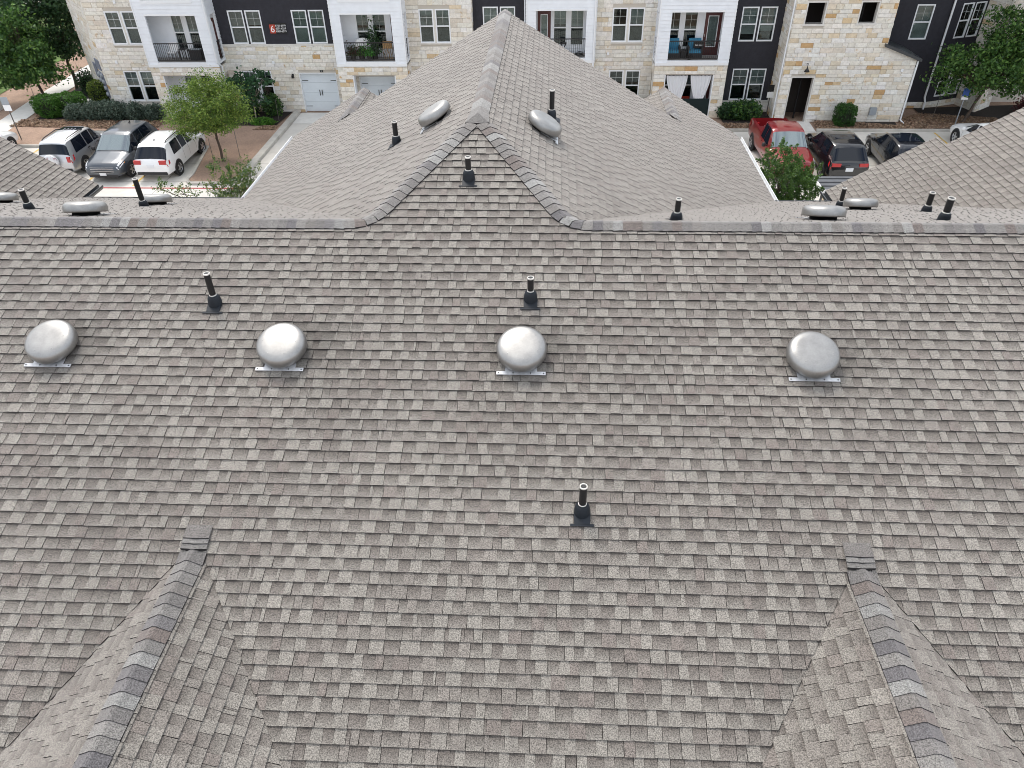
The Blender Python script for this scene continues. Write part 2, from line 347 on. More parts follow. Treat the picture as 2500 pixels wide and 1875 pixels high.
def cover(pl, regions, v_off, skip=None, con=.62):
    """lay courses of laminated shingles on a plane inside convex regions (lists of 3D points)"""
    for reg in regions:
        cv = ccw([pl.uv(*p) for p in reg])
        deck.add([pl.P(a, c, -.012) for a, c in cv]+[pl.P(a, c, -.12) for a, c in cv],
                 [tuple(range(len(cv))), tuple(range(len(cv), 2*len(cv)))[::-1]]+[(k, len(cv)+k, len(cv)+(k+1) % len(cv), (k+1) % len(cv)) for k in range(len(cv))])
        us = [p[0] for p in cv]; vs = [p[1] for p in cv]
        k0 = math.floor((min(vs)-v_off)/EXPO)-1; k1 = math.ceil((max(vs)-v_off)/EXPO)
        for k in range(k0, k1+1):
            vb = v_off+k*EXPO; rnd = random.Random((hash((round(pl.O.x, 2), round(pl.O.y, 2), round(pl.w.x, 2)))+k*7919) & 0xffffff)
            row = clip_convex([(min(us)-1, vb), (max(us)+1, vb), (max(us)+1, vb+EXPO), (min(us)-1, vb+EXPO)], cv)
            if not row: continue
            r0, r1 = min(p[0] for p in row), max(p[0] for p in row)
            u = -40+rnd.random()*.4; tooth = rnd.random() < .5; wav = rnd.random()*6.28
            while u < r1:
                wd = rnd.uniform(.085, .165) if tooth else rnd.uniform(.09, .20)
                thin = rnd.random()
                if thin < .05: wd = rnd.uniform(.02, .05)
                a0, a1 = (rnd.uniform(-.009, .003), rnd.uniform(-.003, .009)) if tooth else (0, 0)
                u0, u1 = u, u+wd; u = u1; lay_ = tooth; tooth = not tooth if rnd.random() < .94 else tooth
                cr = rnd.random(); tone = 1+rnd.uniform(-.06, .06); dv = .0045*math.sin(u*1.3+wav)+rnd.uniform(-.0015, .0015)
                if u1 < r0 or u0 > r1: continue
                q = [(u0+.0022+a0, vb+dv), (u1-.0022+a1, vb+dv), (u1-.0022, vb+EXPO+.012), (u0+.0022, vb+EXPO+.012)]
                q = clip_convex(q, cv)
                if len(q) < 3 or area(q) < 4e-5: continue
                parts_ = [q]
                if skip:
                    parts_ = []
                    yl = min(p[1] for p in q)*cf
                    sd = [x0 for x0 in (-XF, XF) if yl < YF and abs(q[0][0]-x0) < .3+TF*(YF-yl)/TS]
                    if not sd: parts_ = [q]
                    else:
                        x0 = sd[0]; k_ = TF*cf/TS; c_ = TF*YF/TS; m_ = .020
                        if u0 < x0: parts_.append(clip(clip(q, 1, 0, x0), 1, -k_, x0-c_-m_) if clip(q, 1, 0, x0) else [])
                        if u1 > x0: parts_.append(clip(clip(q, -1, 0, -x0), -1, -k_, -x0-c_-m_) if clip(q, -1, 0, -x0) else [])
                parts_ = [p for p in parts_ if len(p) > 2 and area(p) > 4e-5]
                if not parts_: continue
                hb = .019 if lay_ else .0125
                if lay_: base = LT if cr < .55 else MD if cr < .84 else BR
                for q in parts_:
                  cs = []; hs = []
                  for uu, vv in q:
                      t = min(1, max(0, (vv-vb)/EXPO)); hs.append(hb*(1-t)+.003)
                      if lay_: cs.append(tuple(c*tone for c in base))
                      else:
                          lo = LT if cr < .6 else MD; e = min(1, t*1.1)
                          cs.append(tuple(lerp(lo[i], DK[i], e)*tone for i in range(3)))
                  if con == 1.0:      # grime and soft contact shade around the metal vents, darkened into the colours
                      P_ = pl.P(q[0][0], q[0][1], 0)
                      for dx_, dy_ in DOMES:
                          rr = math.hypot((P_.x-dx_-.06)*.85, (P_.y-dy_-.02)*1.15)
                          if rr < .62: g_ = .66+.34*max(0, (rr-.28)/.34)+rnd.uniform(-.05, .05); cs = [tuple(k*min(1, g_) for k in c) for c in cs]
                  cs = [tuple(lerp(AVG[i], c[i], con) for i in range(3)) for c in cs]
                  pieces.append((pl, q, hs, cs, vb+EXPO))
cf, sf = 1/math.hypot(1, TF), TF/math.hypot(1, TF)
cb, sb = 1/math.hypot(1, TB), TB/math.hypot(1, TB)
cs_, ss_ = 1/math.hypot(1, TS), TS/math.hypot(1, TS)
PF = Plane((0, 0, 0), (1, 0, 0), (0, cf, sf))
def fp(x, y): return (x, y, TF*y)
def under(P): return P.y < YF-.1 and max(ZF-TS*abs(P.x-XF), ZF-TS*abs(P.x+XF)) > P.z+.03
JL, JR = XA-(ZA-ZR)/TS, XA+(ZA-ZR)/TS
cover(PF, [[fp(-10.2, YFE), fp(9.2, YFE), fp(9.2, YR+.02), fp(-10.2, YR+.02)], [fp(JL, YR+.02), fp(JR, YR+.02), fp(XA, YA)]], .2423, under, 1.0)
PB = Plane((0, YE, ZE), (-1, 0, 0), (0, -cb, sb))
def bp_(x, y): return (x, y, ZR-TB*(y-YR))
XVL, XVR = XNL-(ZR-ZE)/TS, XNR+(ZR-ZE)/TS
cover(PB, [[bp_(XNL, YE), bp_(XWL, YE), bp_(JL, YR), bp_(XVL, YR)], [bp_(XWR, YE), bp_(XNR, YE), bp_(XVR, YR), bp_(JR, YR)]], -.02, None, .28)
PWL = Plane((XWL, 0, ZE), (0, -1, 0), (cs_, 0, ss_))
def wl_(x, y): return (x, y, ZE+TS*(x-XWL))
cover(PWL, [[wl_(XA, YA), wl_(JL, YR), wl_(XWL, YE), wl_(XWL, YG), wl_(XA, YG)], [wl_(XWL, YG), wl_(XEL, YG), wl_(XEL, YX), wl_(XWL, YX)]], -.02)
PWR = Plane((XWR, 0, ZE), (0, 1, 0), (-cs_, 0, ss_))
def wr_(x, y): return (x, y, ZE+TS*(XWR-x))
cover(PWR, [[wr_(XA, YA), wr_(JR, YR), wr_(XWR, YE), wr_(XWR, YG), wr_(XA, YG)], [wr_(XWR, YG), wr_(XER, YG), wr_(XER, YX), wr_(XWR, YX)]], -.02)
for xr, s in ((XEL, 1), (XER, -1)):      # inner slopes of the two extensions
    zr_ = ZA-TS*abs(xr-XA); xe = xr+s*1.9; pl = Plane((xe, 0, zr_-1.9*TS), (0, s, 0), (-s*cs_, 0, ss_))
    cover(pl, [[(xr, YG-.05, zr_), (xe, YG-.05, zr_-1.9*TS), (xe, YX, zr_-1.9*TS), (xr, YX, zr_)]], 0)
PNL = Plane((XNL, 0, ZE), (0, 1, 0), (-cs_, 0, ss_))
def nl_(x, y): return (x, y, ZE+TS*(XNL-x))
cover(PNL, [[nl_(XNL, YE), nl_(XNL, 9.32), nl_(XVL, 9.32), nl_(XVL, YR)]], -.02)
PNR = Plane((XNR, 0, ZE), (0, -1, 0), (cs_, 0, ss_))
def nr_(x, y): return (x, y, ZE+TS*(x-XNR))
cover(PNR, [[nr_(XNR, YE), nr_(XNR, 8.6), nr_(XVR, 8.6), nr_(XVR, YR)], [nr_(XNR, 8.6), nr_(XNR, 9.12), nr_(9.74, 9.12), nr_(9.74, 8.6)]], -.02)
for s in (-1, 1):
    x0 = s*XF
    a = Plane((x0-HF, 0, ZE), (0, -1, 0), (cs_, 0, ss_)); fz = lambda x: ZF-TS*abs(x-x0)
    cover(a, [[(x0, YF+.06, ZF), (x0-HF, YFE+.06, ZE), (x0-HF, YEND, ZE), (x0, YEND, ZF)]], -.02, None, .8)
    a = Plane((x0+HF, 0, ZE), (0, 1, 0), (-cs_, 0, ss_))
    cover(a, [[(x0, YF+.06, ZF), (x0+HF, YFE+.06, ZE), (x0+HF, YEND, ZE), (x0, YEND, ZF)]], -.02, None, .8)
roof = deck.build('roof', 'deck', bld)
def shingle_geo(b, pc):
    pl, q, hs, cs, vt = pc; n = len(q)
    top = [pl.P(u, v, h) for (u, v), h in zip(q, hs)]; bot = [pl.P(u, v, -.006) for u, v in q]
    b.add(top, [tuple(range(n))], 0, cs)
    f = []
    for k in range(n):
        j = (k+1) % n
        if q[k][1] > vt and q[j][1] > vt: continue     # hidden upper edge
        f.append((k, n+k, n+j, j))
    b.add(top+bot, f, 1)
def pxarea(pc):
    pl, q, hs, cs, vt = pc; s = [px_of(pl.P(u, v, 0)) for u, v in q]
    cx = sum(p[0] for p in s)/len(s); cy = sum(p[1] for p in s)/len(s)
    if not (4 < cx < 1020 and 4 < cy < 762) or min(p[2] for p in s) < 1: return 0
    c = pl.P(q[0][0], q[0][1], .02)
    if (CAM-c).dot(pl.n) <= 0: return 0
    return area([(p[0], p[1]) for p in s])
order = sorted(range(len(pieces)), key=lambda i: -pxarea(pieces[i]))
near = set(order[:300])
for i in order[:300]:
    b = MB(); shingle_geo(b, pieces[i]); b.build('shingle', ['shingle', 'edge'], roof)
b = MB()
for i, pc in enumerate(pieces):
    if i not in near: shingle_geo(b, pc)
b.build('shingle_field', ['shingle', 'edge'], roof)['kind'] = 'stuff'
# ---- ridge and hip caps
CAPC = [(.205, .203, .196), (.155, .148, .141), (.155, .148, .141), (.122, .116, .118), (.122, .102, .093), (.100, .095, .099), (.175, .167, .158), (.140, .130, .122), (.130, .123, .119)]
def path_points(ctrl, step):
    out_ = [Vector(ctrl[0])]; acc = 0
    for a, b_ in zip(ctrl, ctrl[1:]):
        a, b_ = Vector(a), Vector(b_); L = (b_-a).length; t = step-acc
        while t <= L: out_.append(a+(b_-a)*(t/L)); t += step
        acc = (acc+L) % step
    return out_
caps = []
def cap_run(ctrl, step, hw=.155, sm=(.45, .85)):
    """caps from the low end to the high end of a plan path; each overlaps the one below it"""
    pts = path_points(ctrl, step); n = len(pts)
    for i in range(n-1):
        a, c = pts[i], pts[i+1]; d = (pts[min(i+2, n-1)]-pts[max(i-1, 0)]).normalized(); nr = Vector((-d.y, d.x))
        tone = 1+random.uniform(-.08, .08); cc = tuple(q*tone for q in random.choice(CAPC))
        rows = []
        for p, lift in ((a-d*.006, .036), (c+d*.012, .025)):
            r = []
            for k in (-1, -.72, -.36, -.14, 0, .14, .36, .72, 1):
                x, y = p.x+nr.x*hw*k, p.y+nr.y*hw*k
                z = H(x, y)+lift
                if abs(k) < .3: z = (H(p.x+nr.x*hw*.3, p.y+nr.y*hw*.3)+H(p.x-nr.x*hw*.3, p.y-nr.y*hw*.3))/2*(.30)+H(p.x, p.y)*.70+lift-.004*abs(k)
                r.append(Vector((x, y, z)))
            rows.append(r)
        caps.append((rows, cc))
def cap_geo(b, cp):
    (lo, hi), cc = cp; n = len(lo)
    b.add(lo+hi, [(k, k+1, n+k+1, n+k) for k in range(n-1)], 0, cc)
    dn = [p-Vector((0, 0, .034)) for p in lo]; b.add(lo+dn, [(k, n+k, n+k+1, k+1) for k in range(n-1)], 1)
    for k in (0, n-1):
        b.add([lo[k], hi[k], hi[k]-Vector((0, 0, .05)), lo[k]-Vector((0, 0, .06))], [(0,1,2,3) if k else (0,3,2,1)], 1)
def bez(p, q, r, n=8): return [tuple(Vector(p)*(1-t)**2+Vector(q)*2*t*(1-t)+Vector(r)*t*t) for t in [k/n for k in range(n+1)]]
hL = Vector((XA-JL, YA-YR)).normalized(); jl = Vector((JL, YR)); jr = Vector((JR, YR)); hR = Vector((XA-JR, YA-YR)).normalized()
cap_run([(-9.6, YR)]+bez((JL-.36, YR), (JL, YR), jl+hL*.28, 14)+[(XA-.06, YA-.1)], .138)
cap_run([(8.6, YR)]+bez((JR+.36, YR), (JR, YR), jr+hR*.28, 14)+[(XA+.06, YA-.1)], .138)
cap_run([(XA, YG), (XA, YA-.10)], .20)
for s in (-1, 1): cap_run([(s*XF, YEND+1.2), (s*XF, YF-.02)], .138)
for i in range(3):      # closing pieces where the front wings run out on the main slope
    pass
for xr in (XEL, XER): cap_run([(xr, YX), (xr, YG+.1)], .138)
capord = sorted(range(len(caps)), key=lambda i: -(lambda s: 1e6 if -20 < s[0] < 1044 and -20 < s[1] < 790 else 0)(px_of(caps[i][0][0][4]))+ (Vector(caps[i][0][0][4])-CAM).length)
for i in capord[:300]:
    b = MB(); cap_geo(b, caps[i]); b.build('ridge_cap', ['shingle', 'edge'], roof)
if len(capord) > 300:
    b = MB()
    for i in capord[300:]: cap_geo(b, caps[i])
    b.build('ridge_cap_run', ['shingle', 'edge'], roof)['kind'] = 'stuff'
# flat starter caps laid on the main slope above each front wing
for s in (-1, 1):
    for k in range(3):
        b = MB(); y0 = YF-.10+.055*k; hw = .15
        q = [Vector((s*XF-hw, y0, TF*y0+.050+.004*k)), Vector((s*XF, y0-.02, TF*y0+.066+.004*k)), Vector((s*XF+hw, y0, TF*y0+.050+.004*k)), Vector((s*XF+hw, y0+.16, TF*(y0+.16)+.026)), Vector((s*XF-hw, y0+.16, TF*(y0+.16)+.026))]
        b.add(q, [(0,1,2,3,4)], 0, [(.15, .143, .136), (.175, .168, .16), (.135, .125, .118)][k]); dn = [p-Vector((0, 0, .035)) for p in q[:3]]
        b.add(q[:3]+dn, [(0,3,4,1), (1,4,5,2)], 1); b.build('ridge_cap', ['shingle', 'edge'], roof)
# apex cap
b = MB(); q = []
for dx, dy in ((-.19, -.20), (0, -.24), (.19, -.20), (.16, .12), (0, .14), (-.16, .12)): q.append(Vector((XA+dx, YA+dy, H(XA+dx*.9, YA+dy)+.040)))
c0 = Vector((XA, YA-.05, ZA+.045)); b.add(q+[c0], [(k, (k+1) % 6, 6) for k in range(6)], 0, (.14, .133, .127)); b.add(q[:3]+[p-Vector((0, 0, .03)) for p in q[:3]], [(0,3,4,1), (1,4,5,2)], 1)
b.build('ridge_cap', ['shingle', 'edge'], roof)
# ---- gutters and drip edges
def gutter_run(p0, p1, outw, m_, wd=.125, hh=.11):
    p0, p1, o = Vector(p0), Vector(p1), Vector(outw); up = Vector((0, 0, 1))
    prof = [(-.012, .0), (-.012, -hh), (wd*.7, -hh), (wd, -hh*.35), (wd, .005), (wd-.02, .005), (wd-.02, -hh*.35), (wd*.62, -hh+.012), (.005, -hh+.012), (.005, 0)]
    b = MB(); n = len(prof)
    v = [p+o*a+up*(z-.015) for p in (p0, p1) for a, z in prof]
    b.add(v, [(k, (k+1) % n, n+(k+1) % n, n+k) for k in range(n)]+[tuple(range(n))[::-1], tuple(range(n, 2*n))]); return b.build('gutter', m_, bld)
gutter_run((XWL, YE+.02, ZE), (XWL, YX, ZE), (-1, 0, 0), 'gutter'); gutter_run((XWR, YE+.02, ZE), (XWR, YX, ZE), (1, 0, 0), 'gutter')
gutter_run((XNL, YE+.15, ZE), (XNL, 9.32, ZE), (1, 0, 0), 'dgutter'); gutter_run((XNR, YE+.15, ZE), (XNR, 9.12, ZE), (-1, 0, 0), 'dgutter')
gutter_run((XNL+.05, YE, ZE), (XWL-.05, YE, ZE), (0, 1, 0), 'dgutter'); gutter_run((XWR+.05, YE, ZE), (XNR-.05, YE, ZE), (0, 1, 0), 'dgutter')
for s in (-1, 1):
    gutter_run((s*XF-HF, YFE-.1, ZE), (s*XF-HF, YEND, ZE), (-1, 0, 0), 'gutter'); gutter_run((s*XF+HF, YFE-.1, ZE), (s*XF+HF, YEND, ZE), (1, 0, 0), 'gutter')

# ================================================================ roof vents
def plane_frame(P, n, down):
    n = Vector(n).normalized(); y = (-Vector(down)); y = (y-n*y.dot(n)).normalized(); x = y.cross(n)
    Mx = Matrix((x, y, n)).transposed().to_4x4(); Mx.translation = P; return Mx
NF, NB, NWL, NWR = Vector((0, -sf, cf)), Vector((0, sb, cb)), Vector((-ss_, 0, cs_)), Vector((ss_, 0, cs_))
DF, DB, DWL, DWR = Vector((0, -cf, -sf)), Vector((0, cb, -sb)), Vector((-cs_, 0, -ss_)), Vector((cs_, 0, -ss_))
def dome_vent(P, n, dn, label, rot=0, tilt=(0, 0)):
    """P: middle of the lower flange edge on the shingles"""
    Fm = plane_frame(Vector(P)+Vector(n)*.020, n, dn)
    t = empty('roof_vent', P, 0, label, 'roof vent', 'domed metal attic vents on the shingle roof')
    C = Fm @ Matrix.Translation((0, .325, 0)) @ Matrix.Rotation(rot, 4, 'Z') @ Matrix.Rotation(tilt[0], 4, 'X') @ Matrix.Rotation(tilt[1], 4, 'Y')
    r = .315
    prof = [(r-.012, .058), (r, .050), (r+.004, .070), (r+.004, .125), (r-.006, .158), (r-.028, .184), (r-.060, .200), (r-.105, .208), (r-.18, .212), (.02, .214)]
    MB().lathe(prof, C, 40).build('cap', 'vent_metal', t, smooth=True)
    rv = MB()
    for k in range(6):
        a = k*math.pi/3+.3; rv.lathe([(.010, 0), (.008, .004), (.002, .006)], C @ Matrix.Translation((.215*math.cos(a), .215*math.sin(a), .203)), 8)
    rv.build('rivets', 'vent_metal', t, smooth=True)
    MB().lathe([(.20, -.02), (.20, .10), (.24, .11)], C, 28).build('throat', 'black', t, smooth=True)
    f = MB(); f.obox(Fm @ Matrix.Translation((0, .022, .004)), .62, .048, .008)
    f.obox(Fm @ Matrix.Translation((0, .19, .003)), .40, .32, .009); f.build('flange', 'flash', t)
    sm = MB()
    for x in (-.285, -.1, .12, .285): sm.lathe([(.009, 0), (.007, .006), (.001, .007)], Fm @ Matrix.Translation((x, .022, .008)), 8)
    sm.build('screws', 'plastic', t)
    return t
DV = [(-6.22, -1.94), (-3.16, -1.94), (-.07, -1.94), (3.55, -1.96)]
DL = ['leftmost of the four domed vents in a row on the near slope', 'second domed vent from the left on the near slope, below the leaning pipe',
      'domed metal vent in the middle of the near slope, below a black pipe', 'rightmost of the four domed vents on the near slope']
for (x, y), l in zip(DV, DL): dome_vent((x, y, TF*y), NF, DF, l, random.random())
for (x, y), l in (((-7.09, 1.20), 'large domed vent seen edge-on behind the left ridge'), ((-8.04, 4.85), 'domed vent behind the left tall black pipe, near the far eave'),
                  ((4.43, 1.32), 'large domed vent seen edge-on behind the right ridge'), ((6.36, 4.53), 'farther of the two domed vents behind the right ridge'),
                  ((-11.76, 5.28), 'domed vent cut off by the left picture edge')):
    yy = y+.30; dome_vent((x, yy, ZR-TB*(yy-YR)), NB, DB, l, 0, (0, R_(random.uniform(-2, 2))))
dome_vent((-2.03, 3.78, ZA-TS*(2.03+XA)), NWL, DWL, 'domed vent on the left side of the central wing')
dome_vent((.36, 3.52, ZA-TS*(.36-XA)), NWR, DWR, 'domed vent on the right side of the central wing')
def pipe_vent(P, n, dn, h, r, label, lean=(0, 0)):
    """P: middle of the lower flange edge"""
    Fm = plane_frame(Vector(P)+Vector(n)*.018, n, dn); t = empty('vent_pipe', P, 0, label, 'vent pipe', 'black plumbing vent pipes on the shingle roof')
    base = Fm @ Vector((0, .185, .02)); up = Vector((lean[0], lean[1], 1)).normalized()
    f = MB(); f.obox(Fm @ Matrix.Translation((0, .014, .004)), .27, .028, .008)
    pts = [(-.088, .02), (.088, .02), (.094, .15)]+[(.094*math.cos(a), .175+.10*math.sin(a)) for a in [math.pi*k/8 for k in range(9)]]+[(-.094, .15)]
    f.add([Fm @ Vector((x, y, .008)) for x, y in pts]+[Fm @ Vector((x, y, -.01)) for x, y in pts], [tuple(range(len(pts)))]+[(k, len(pts)+k, len(pts)+(k+1) % len(pts), (k+1) % len(pts)) for k in range(len(pts))])
    f.build('flange', 'rubber', t)
    # boot: cone blending from the sloping plate to the upright pipe
    c = MB(); n_ = 24; rings = []
    ax = up.orthogonal().normalized(); ay = up.cross(ax)
    for k_, (t_, rr) in enumerate([(0, .092), (.35, .089), (.7, .080), (.9, .068), (.95, .060), (1, .055)]):
        ring = []
        for k in range(n_):
            a = 2*math.pi*k/n_; pa = Fm @ Vector((rr*1.0*math.cos(a), .175+rr*math.sin(a), .008)); pb = base+up*.115+(ax*math.cos(a)+ay*math.sin(a))*rr*.95
            ring.append((pa, pb, t_))
        rings.append(ring)
    # match angles between plate frame and pipe frame
    fx, fy = (Fm.to_3x3() @ Vector((1, 0, 0))), (Fm.to_3x3() @ Vector((0, 1, 0)))
    v = []
    for ring, (t_, rr) in zip(rings, [(0, .092), (.35, .089), (.7, .080), (.9, .068), (.95, .060), (1, .055)]):
        for k in range(n_):
            a = 2*math.pi*k/n_; pa = Fm @ Vector((rr*math.cos(a), .175+rr*math.sin(a), .008))
            hx = (fx-up*fx.dot(up)).normalized(); hy = (fy-up*fy.dot(up)).normalized()
            pb = base+up*.105+(hx*math.cos(a)+hy*math.sin(a))*rr; v.append(pa.lerp(pb, t_))
    c.add(v, [(i*n_+k, i*n_+(k+1) % n_, (i+1)*n_+(k+1) % n_, (i+1)*n_+k) for i in range(5) for k in range(n_)]); c.build('boot', 'rubber', t, smooth=True)
    top = base+up*(h+.09)
    MB().tube(base-up*.02, top, r, r, 20).build('pipe', 'black', t, smooth=False)
    fr = up.to_track_quat('Z', 'Y').to_matrix().to_4x4(); fr.translation = top
    MB().lathe([(r+.001, -.012), (r+.0015, .006), (r-.006, .007), (r-.008, .000), (.002, -.001)], fr, 20).build('rim', 'white_tip', t)
    fr2 = fr.copy(); fr2.translation = base+up*.108
    MB().lathe([(r+.001, -.008), (r+.006, -.006), (r+.006, .004), (r+.001, .006)], fr2, 20, closed=False).build('seal', 'white_tip', t)
    return t
for x, y, h, l, ln in ((-4.25, -1.13, .34, 'black vent pipe between the left two domed vents', (.0, 0)), (.02, -1.01, .21, 'short black vent pipe above the middle domed vent', (0, 0)),
                   (.68, -3.75, .29, 'black vent pipe lowest on the near slope, open white top', (0, 0)), (-.96, 1.04, .21, 'black vent pipe with paint drips on the triangular hip', (0, 0))):
    pipe_vent((x, y, TF*y), NF, DF, h, .042, l, ln)
for x, y, h, r, l in ((-9.26, 2.81, .26, .05, 'short black vent pipe behind the ridge near the left edge'), (-7.84, 4.05, .46, .05, 'tall black vent pipe behind the left ridge'),
                      (2.15, .99, .22, .042, 'black vent pipe just behind the ridge right of the wing'), (6.46, 5.74, .30, .045, 'black vent pipe between the two right rear domed vents'),
                      (7.27, 3.82, .26, .05, 'farther of the two white-tipped pipes behind the right ridge'), (6.27, 1.39, .24, .052, 'nearer of the two white-tipped pipes behind the right ridge')):
    pipe_vent((x, y+.17, ZR-TB*(y+.17-YR)), NB, DB, h, r, l)
pipe_vent((-2.72, 3.95, ZA-TS*(2.72+XA)), NWL, DWL, .27, .046, 'black vent pipe on the left side of the central wing')
pipe_vent((.40, 4.50, ZA-TS*(.40-XA)), NWR, DWR, .36, .046, 'black vent pipe behind the right domed vent of the wing')

# ================================================================ facing apartment building
fac = empty('apartment_building', (-6, 36.5, G), 0, 'three-storey apartment block of limestone, white siding and charcoal walls facing the camera', 'building')
YW, YB, YT = 34.72, 33.64, 32.92
ZTOP = 1.4
class Wall:      # vertical wall plane; a runs to the right as seen from outside, d outwards
    def __init__(s, x, y, dx=1, dy=0): L = math.hypot(dx, dy); s.x, s.y, s.dx, s.dy = x, y, dx/L, dy/L
    def p(s, a, z, d=0): return Vector((s.x+s.dx*a+s.dy*d, s.y+s.dy*a-s.dx*d, z))
    def box(s, b, a0, a1, z0, z1, d0, d1, mi=0, c=None):
        v = [s.p(a, z, d) for z in (z0, z1) for d in (d1, d0) for a in (a0, a1)]
        b.add(v, [(0,2,3,1), (4,5,7,6), (0,1,5,4), (2,6,7,3), (0,4,6,2), (1,3,7,5)], mi, c)
def free_rects(a0, a1, z0, z1, holes):
    A = sorted({a0, a1, *[min(max(h[k], a0), a1) for h in holes for k in (0, 1)]}); Z = sorted({z0, z1, *[min(max(h[k], z0), z1) for h in holes for k in (2, 3)]})
    r = []
    for p, q in zip(A, A[1:]):
        run = None
        for s, t in zip(Z, Z[1:]):
            ca, cz = (p+q)/2, (s+t)/2
            if any(h[0] < ca < h[1] and h[2] < cz < h[3] for h in holes):
                if run: r.append((p, q, *run)); run = None
            else: run = (run[0], t) if run else (s, t)
        if run: r.append((p, q, *run))
    return r
def panel(name, W, a0, a1, z0, z1, holes, m_, d0=-.12, d1=0, parent=None):
    b = MB()
    for p, q, s, t in free_rects(a0, a1, z0, z1, holes): W.box(b, p, q, s, t, d0, d1)
    return b.build(name, m_, parent or fac)
levels = [G-.05]; _r = random.Random(3)
while levels[-1] < ZTOP: levels.append(levels[-1]+_r.choice([.17, .20, .20, .235, .235, .265]))
ST = [(.74, .70, .62), (.77, .74, .67), (.79, .77, .73), (.70, .64, .54), (.76, .72, .64), (.78, .75, .69)]
ST2 = [(.68, .57, .42), (.62, .48, .30), (.54, .35, .17), (.72, .63, .50), (.72, .64, .51)]
stones = []
def stone_wall(W, a0, a1, z0, z1, holes=(), tint=1.0, name='stone_wall', orange=.085, parent=None):
    wall = panel(name, W, a0, a1, z0, z1, list(holes), 'mortar', -.12, -.004, parent)
    for zb, zt in zip(levels, levels[1:]):
        zb, zt = max(zb, z0), min(zt, z1)
        if zt-zb < .05: continue
        cuts = sorted([(h[0], h[1]) for h in holes if h[2] < zt-.01 and h[3] > zb+.01])
        segs = []; cur = a0
        for h0, h1 in cuts:
            if h0 > cur+.02: segs.append((cur, h0))
            cur = max(cur, h1)
        if cur < a1-.02: segs.append((cur, a1))
        for s0, s1 in segs:
            a = s0
            while a < s1-.01:
                L = random.uniform(.28, .72)
                if s1-(a+L) < .18: L = s1-a
                c = jit(random.choice(ST2) if random.random() < orange else random.choice(ST), .07); c = tuple(k*tint for k in c)
                stones.append((W, a, a+L, zb, zt, c, random.uniform(.014, .038), wall)); a += L
    return wall
def stone_geo(b, st):
    W, a0, a1, z0, z1, c, d, _ = st; g = .006; e = min(.018, (a1-a0)*.2, (z1-z0)*.2)
    o = [(a0+g, z0+g), (a1-g, z0+g), (a1-g, z1-g), (a0+g, z1-g)]
    i = [(a0+g+e, z0+g+e), (a1-g-e, z0+g+e), (a1-g-e, z1-g-e), (a0+g+e, z1-g-e)]
    v = [W.p(a, z, -.004) for a, z in o]+[W.p(a, z, d*.75) for a, z in o]+[W.p(a, z, d+random.uniform(-.006, .006)) for a, z in i]
    b.add(v, [(k, (k+1) % 4, 4+(k+1) % 4, 4+k) for k in range(4)]+[(4+k, 4+(k+1) % 4, 8+(k+1) % 4, 8+k) for k in range(4)]+[(8, 9, 10, 11)], 0, c)
def siding(W, a0, a1, z0, z1, holes=(), name='siding', parent=None, step=.178):
    b = MB()
    for p, q, s, t in free_rects(a0, a1, z0, z1, list(holes)): W.box(b, p, q, s, t, -.1, 0)
    z = z0
    while z < z1-.01:
        zt = min(z+step, z1)
        for p, q, s, t in free_rects(a0, a1, z, zt, list(holes)):
            b.add([W.p(p, s, .030), W.p(q, s, .030), W.p(q, t, .004), W.p(p, t, .004), W.p(p, s, .001), W.p(q, s, .001)], [(0,1,2,3), (4,5,1,0)])
            b.add([W.p(p, s, .022), W.p(p, t, .006), W.p(p, t, 0), W.p(p, s, 0)], [(0,1,2,3)]); b.add([W.p(q, s, .022), W.p(q, t, .006), W.p(q, t, 0), W.p(q, s, 0)], [(3,2,1,0)])
        z = zt
    return b.build(name, 'siding', parent or fac)
def window(W, a0, a1, z0, z1, blind=None, d=0.02, grid=True, parent=None):
    """one sash window with frame, two panes and glazing bars on the upper pane"""
    f = MB(); t = .065; zm = z0+(z1-z0)*.50
    for r in ((a0, a1, z0, z0+t), (a0, a1, z1-t, z1), (a0, a0+t, z0+t, z1-t), (a1-t, a1, z0+t, z1-t)): W.box(f, *r, -.10, d)
    W.box(f, a0+t, a1-t, zm-.03, zm+.03, -.08, d-.012)
    wn = f.build('window', 'trim', parent or fac)
    for s, e, dd in ((z0+t, zm-.03, -.055), (zm+.03, z1-t, -.035)):
        b = MB(); W.box(b, a0+t, a1-t, s, e, dd-.006, dd); b.build('pane', 'glass', wn)
    if grid:
        b = MB(); am = (a0+a1)/2; zq = (zm+z1)/2
        W.box(b, am-.006, am+.006, zm+.03, z1-t, -.034, -.026); W.box(b, a0+t, a1-t, zq-.006, zq+.006, -.033, -.027); b.build('glazing_bar', 'blind', wn)
    b = MB()
    for r in ((a0, a1, z0, z1, -.75, -.73), (a0, a1, z1-.01, z1, -.73, -.10), (a0, a1, z0, z0+.01, -.73, -.10), (a0, a0+.01, z0, z1, -.73, -.10), (a1-.01, a1, z0, z1, -.73, -.10)): W.box(b, *r)
    b.build('room', 'room', wn)
    if blind:
        b = MB(); z = z1-t; zend = z1-(z1-z0)*blind
        while z > zend+.02: b.add([W.p(a0+t, z, -.105), W.p(a1-t, z, -.105), W.p(a1-t, z-.052, -.13), W.p(a0+t, z-.052, -.13)], [(3,2,1,0)]); z -= .055
        b.build('blind', 'blind', wn)
    return wn
